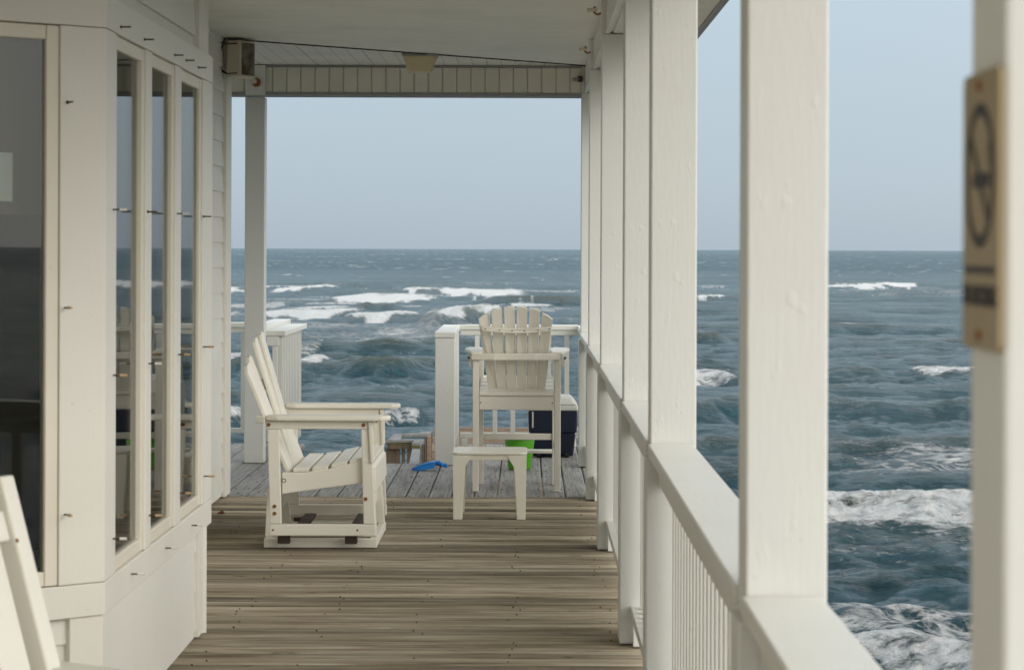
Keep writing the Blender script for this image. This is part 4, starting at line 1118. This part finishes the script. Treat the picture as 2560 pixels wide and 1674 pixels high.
    L(nt, math_(nt, 'ADD', math_(nt, 'MULTIPLY', allf, .6), math_(nt, 'ADD', math_(nt, 'MULTIPLY', farf, .12), .09)), b.inputs['Roughness'])
    b.inputs['IOR'].default_value = 1.33
    L(nt, math_(nt, 'SUBTRACT', .5, math_(nt, 'MULTIPLY', math_(nt, 'ADD', math_(nt, 'MULTIPLY', farf, .6), math_(nt, 'MULTIPLY', md, .4)), .47)), b.inputs['Specular IOR Level'])
    h1 = noise(nt, mp((2.2, 4.6, 0)), 1, 9, .70, .3); h2 = noise(nt, mp((.18, .30, 0)), 1, 6, .62)
    hh = math_(nt, 'ADD', math_(nt, 'MULTIPLY', h1, .80), math_(nt, 'MULTIPLY', h2, 1.3))
    h3 = math_(nt, 'ADD', hh, math_(nt, 'MULTIPLY', l3, math_(nt, 'MULTIPLY', ff, .55)))
    bump(nt, h3, 1.0, .60, b)
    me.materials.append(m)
sea()

# ------------------------------------------------------------------ sand under and behind the house
def beach():
    n = 90; xs = np.linspace(-70, 6.5, n); ys = np.linspace(-90, 17, n)
    Xg, Yg = np.meshgrid(xs, ys, indexing='ij')
    Z = SEA+.75-.9*np.clip((Yg-2)/14, 0, 1)**2-1.5*np.clip((Xg-.5)/5, 0, 1)**2+.18*(fbm(Xg/4, Yg/4, 5, 4)-.5)
    mb = MB(); mb.v = [tuple(p) for p in np.stack([Xg, Yg, Z], -1).reshape(-1, 3)]
    mb.f = [(i*n+j, (i+1)*n+j, (i+1)*n+j+1, i*n+j+1) for i in range(n-1) for j in range(n-1)]; mb.mi = [0]*len(mb.f)
    o = mb.build('beach', 'sand', None, 0, True); tag(o, 'pale sand beach under and behind the house', 'beach', kind='structure')
M['sand'] = plain('beach_sand', (.52, .46, .36), .95, var=.12, scale=3, bs=.3)
beach()

# ------------------------------------------------------------------ light, sky, camera
EL, AZ = R(22), R(131)
w = bpy.data.worlds.new('World'); S.world = w; w.use_nodes = True
nt = w.node_tree; nt.nodes.clear()
wo = nt.nodes.new('ShaderNodeOutputWorld'); bg = nt.nodes.new('ShaderNodeBackground')
sky = nt.nodes.new('ShaderNodeTexSky'); sky.sky_type = 'NISHITA'; sky.sun_disc = False
sky.sun_elevation = EL; sky.sun_rotation = AZ; sky.air_density = 1.0; sky.dust_density = 1.0; sky.ozone_density = 1.0
tc = nt.nodes.new('ShaderNodeTexCoord'); sp = nt.nodes.new('ShaderNodeSeparateXYZ'); nt.links.new(tc.outputs['Generated'], sp.inputs[0])
# veiled sky: thin even cloud over the blue, a little heavier at the horizon
cl = nt.nodes.new('ShaderNodeTexNoise'); cl.inputs['Scale'].default_value = 2.2; cl.inputs['Detail'].default_value = 4
mpw = nt.nodes.new('ShaderNodeMapping'); mpw.inputs['Scale'].default_value = (1, 1, 4)
nt.links.new(tc.outputs['Generated'], mpw.inputs['Vector']); nt.links.new(mpw.outputs[0], cl.inputs['Vector'])
rp = ramp(nt, sp.outputs[2], [(0.0, (2.12, 2.62, 3.12)), (.03, (2.28, 2.84, 3.36)), (.11, (2.62, 3.24, 3.80)), (.5, (5.6, 6.1, 6.5))])
# unseen sky round the low sun behind the viewer, boosted to fill the veranda
vd = nt.nodes.new('ShaderNodeVectorMath'); vd.operation = 'DOT_PRODUCT'
nt.links.new(tc.outputs['Generated'], vd.inputs[0])
vd.inputs[1].default_value = (math.sin(AZ)*math.cos(EL), math.cos(AZ)*math.cos(EL), math.sin(EL))
glow = math_(nt, 'POWER', math_(nt, 'ADD', math_(nt, 'MULTIPLY', vd.outputs['Value'], .5), .5), 2.6)
mx = mixc(nt, .93, sky.outputs[0], rp)
mx2 = mixc(nt, math_(nt, 'MULTIPLY', math_(nt, 'SUBTRACT', cl.outputs['Fac'], .45, True), .5, True), mx, (3.4, 3.9, 4.4))
mx3 = mixc(nt, glow, mx2, (12.0, 11.9, 11.6))
nt.links.new(mx3, bg.inputs[0]); bg.inputs[1].default_value = .10
nt.links.new(bg.outputs[0], wo.inputs[0])
sl = bpy.data.lights.new('sun', 'SUN'); sl.energy = .62; sl.angle = R(30); sl.color = (1, .95, .88)
so = bpy.data.objects.new('sun', sl); COL.objects.link(so)
dvec = Vector((math.sin(AZ)*math.cos(EL), math.cos(AZ)*math.cos(EL), math.sin(EL)))
so.rotation_euler = dvec.to_track_quat('Z', 'Y').to_euler(); so.location = (10, -20, 20)

cam = bpy.data.cameras.new('camera'); co = bpy.data.objects.new('camera', cam); COL.objects.link(co)
cam.sensor_width = 36; cam.sensor_fit = 'HORIZONTAL'; cam.lens = 36*F/2560
co.location = (0, 0, H0)
co.rotation_euler = (Matrix.Rotation(R(90), 3, 'X') @ Matrix.Rotation(R(.2), 3, 'Z')).to_euler()
cam.shift_x = -(VX-1280)/2560; cam.shift_y = -(837-VY)/2560
cam.clip_start = .1; cam.clip_end = 80000
cam.dof.use_dof = True; cam.dof.focus_distance = 16.5; cam.dof.aperture_fstop = 9
S.camera = co
S.view_settings.view_transform = 'Standard'; S.view_settings.look = 'None'
S.view_settings.exposure = .86; S.view_settings.gamma = 1
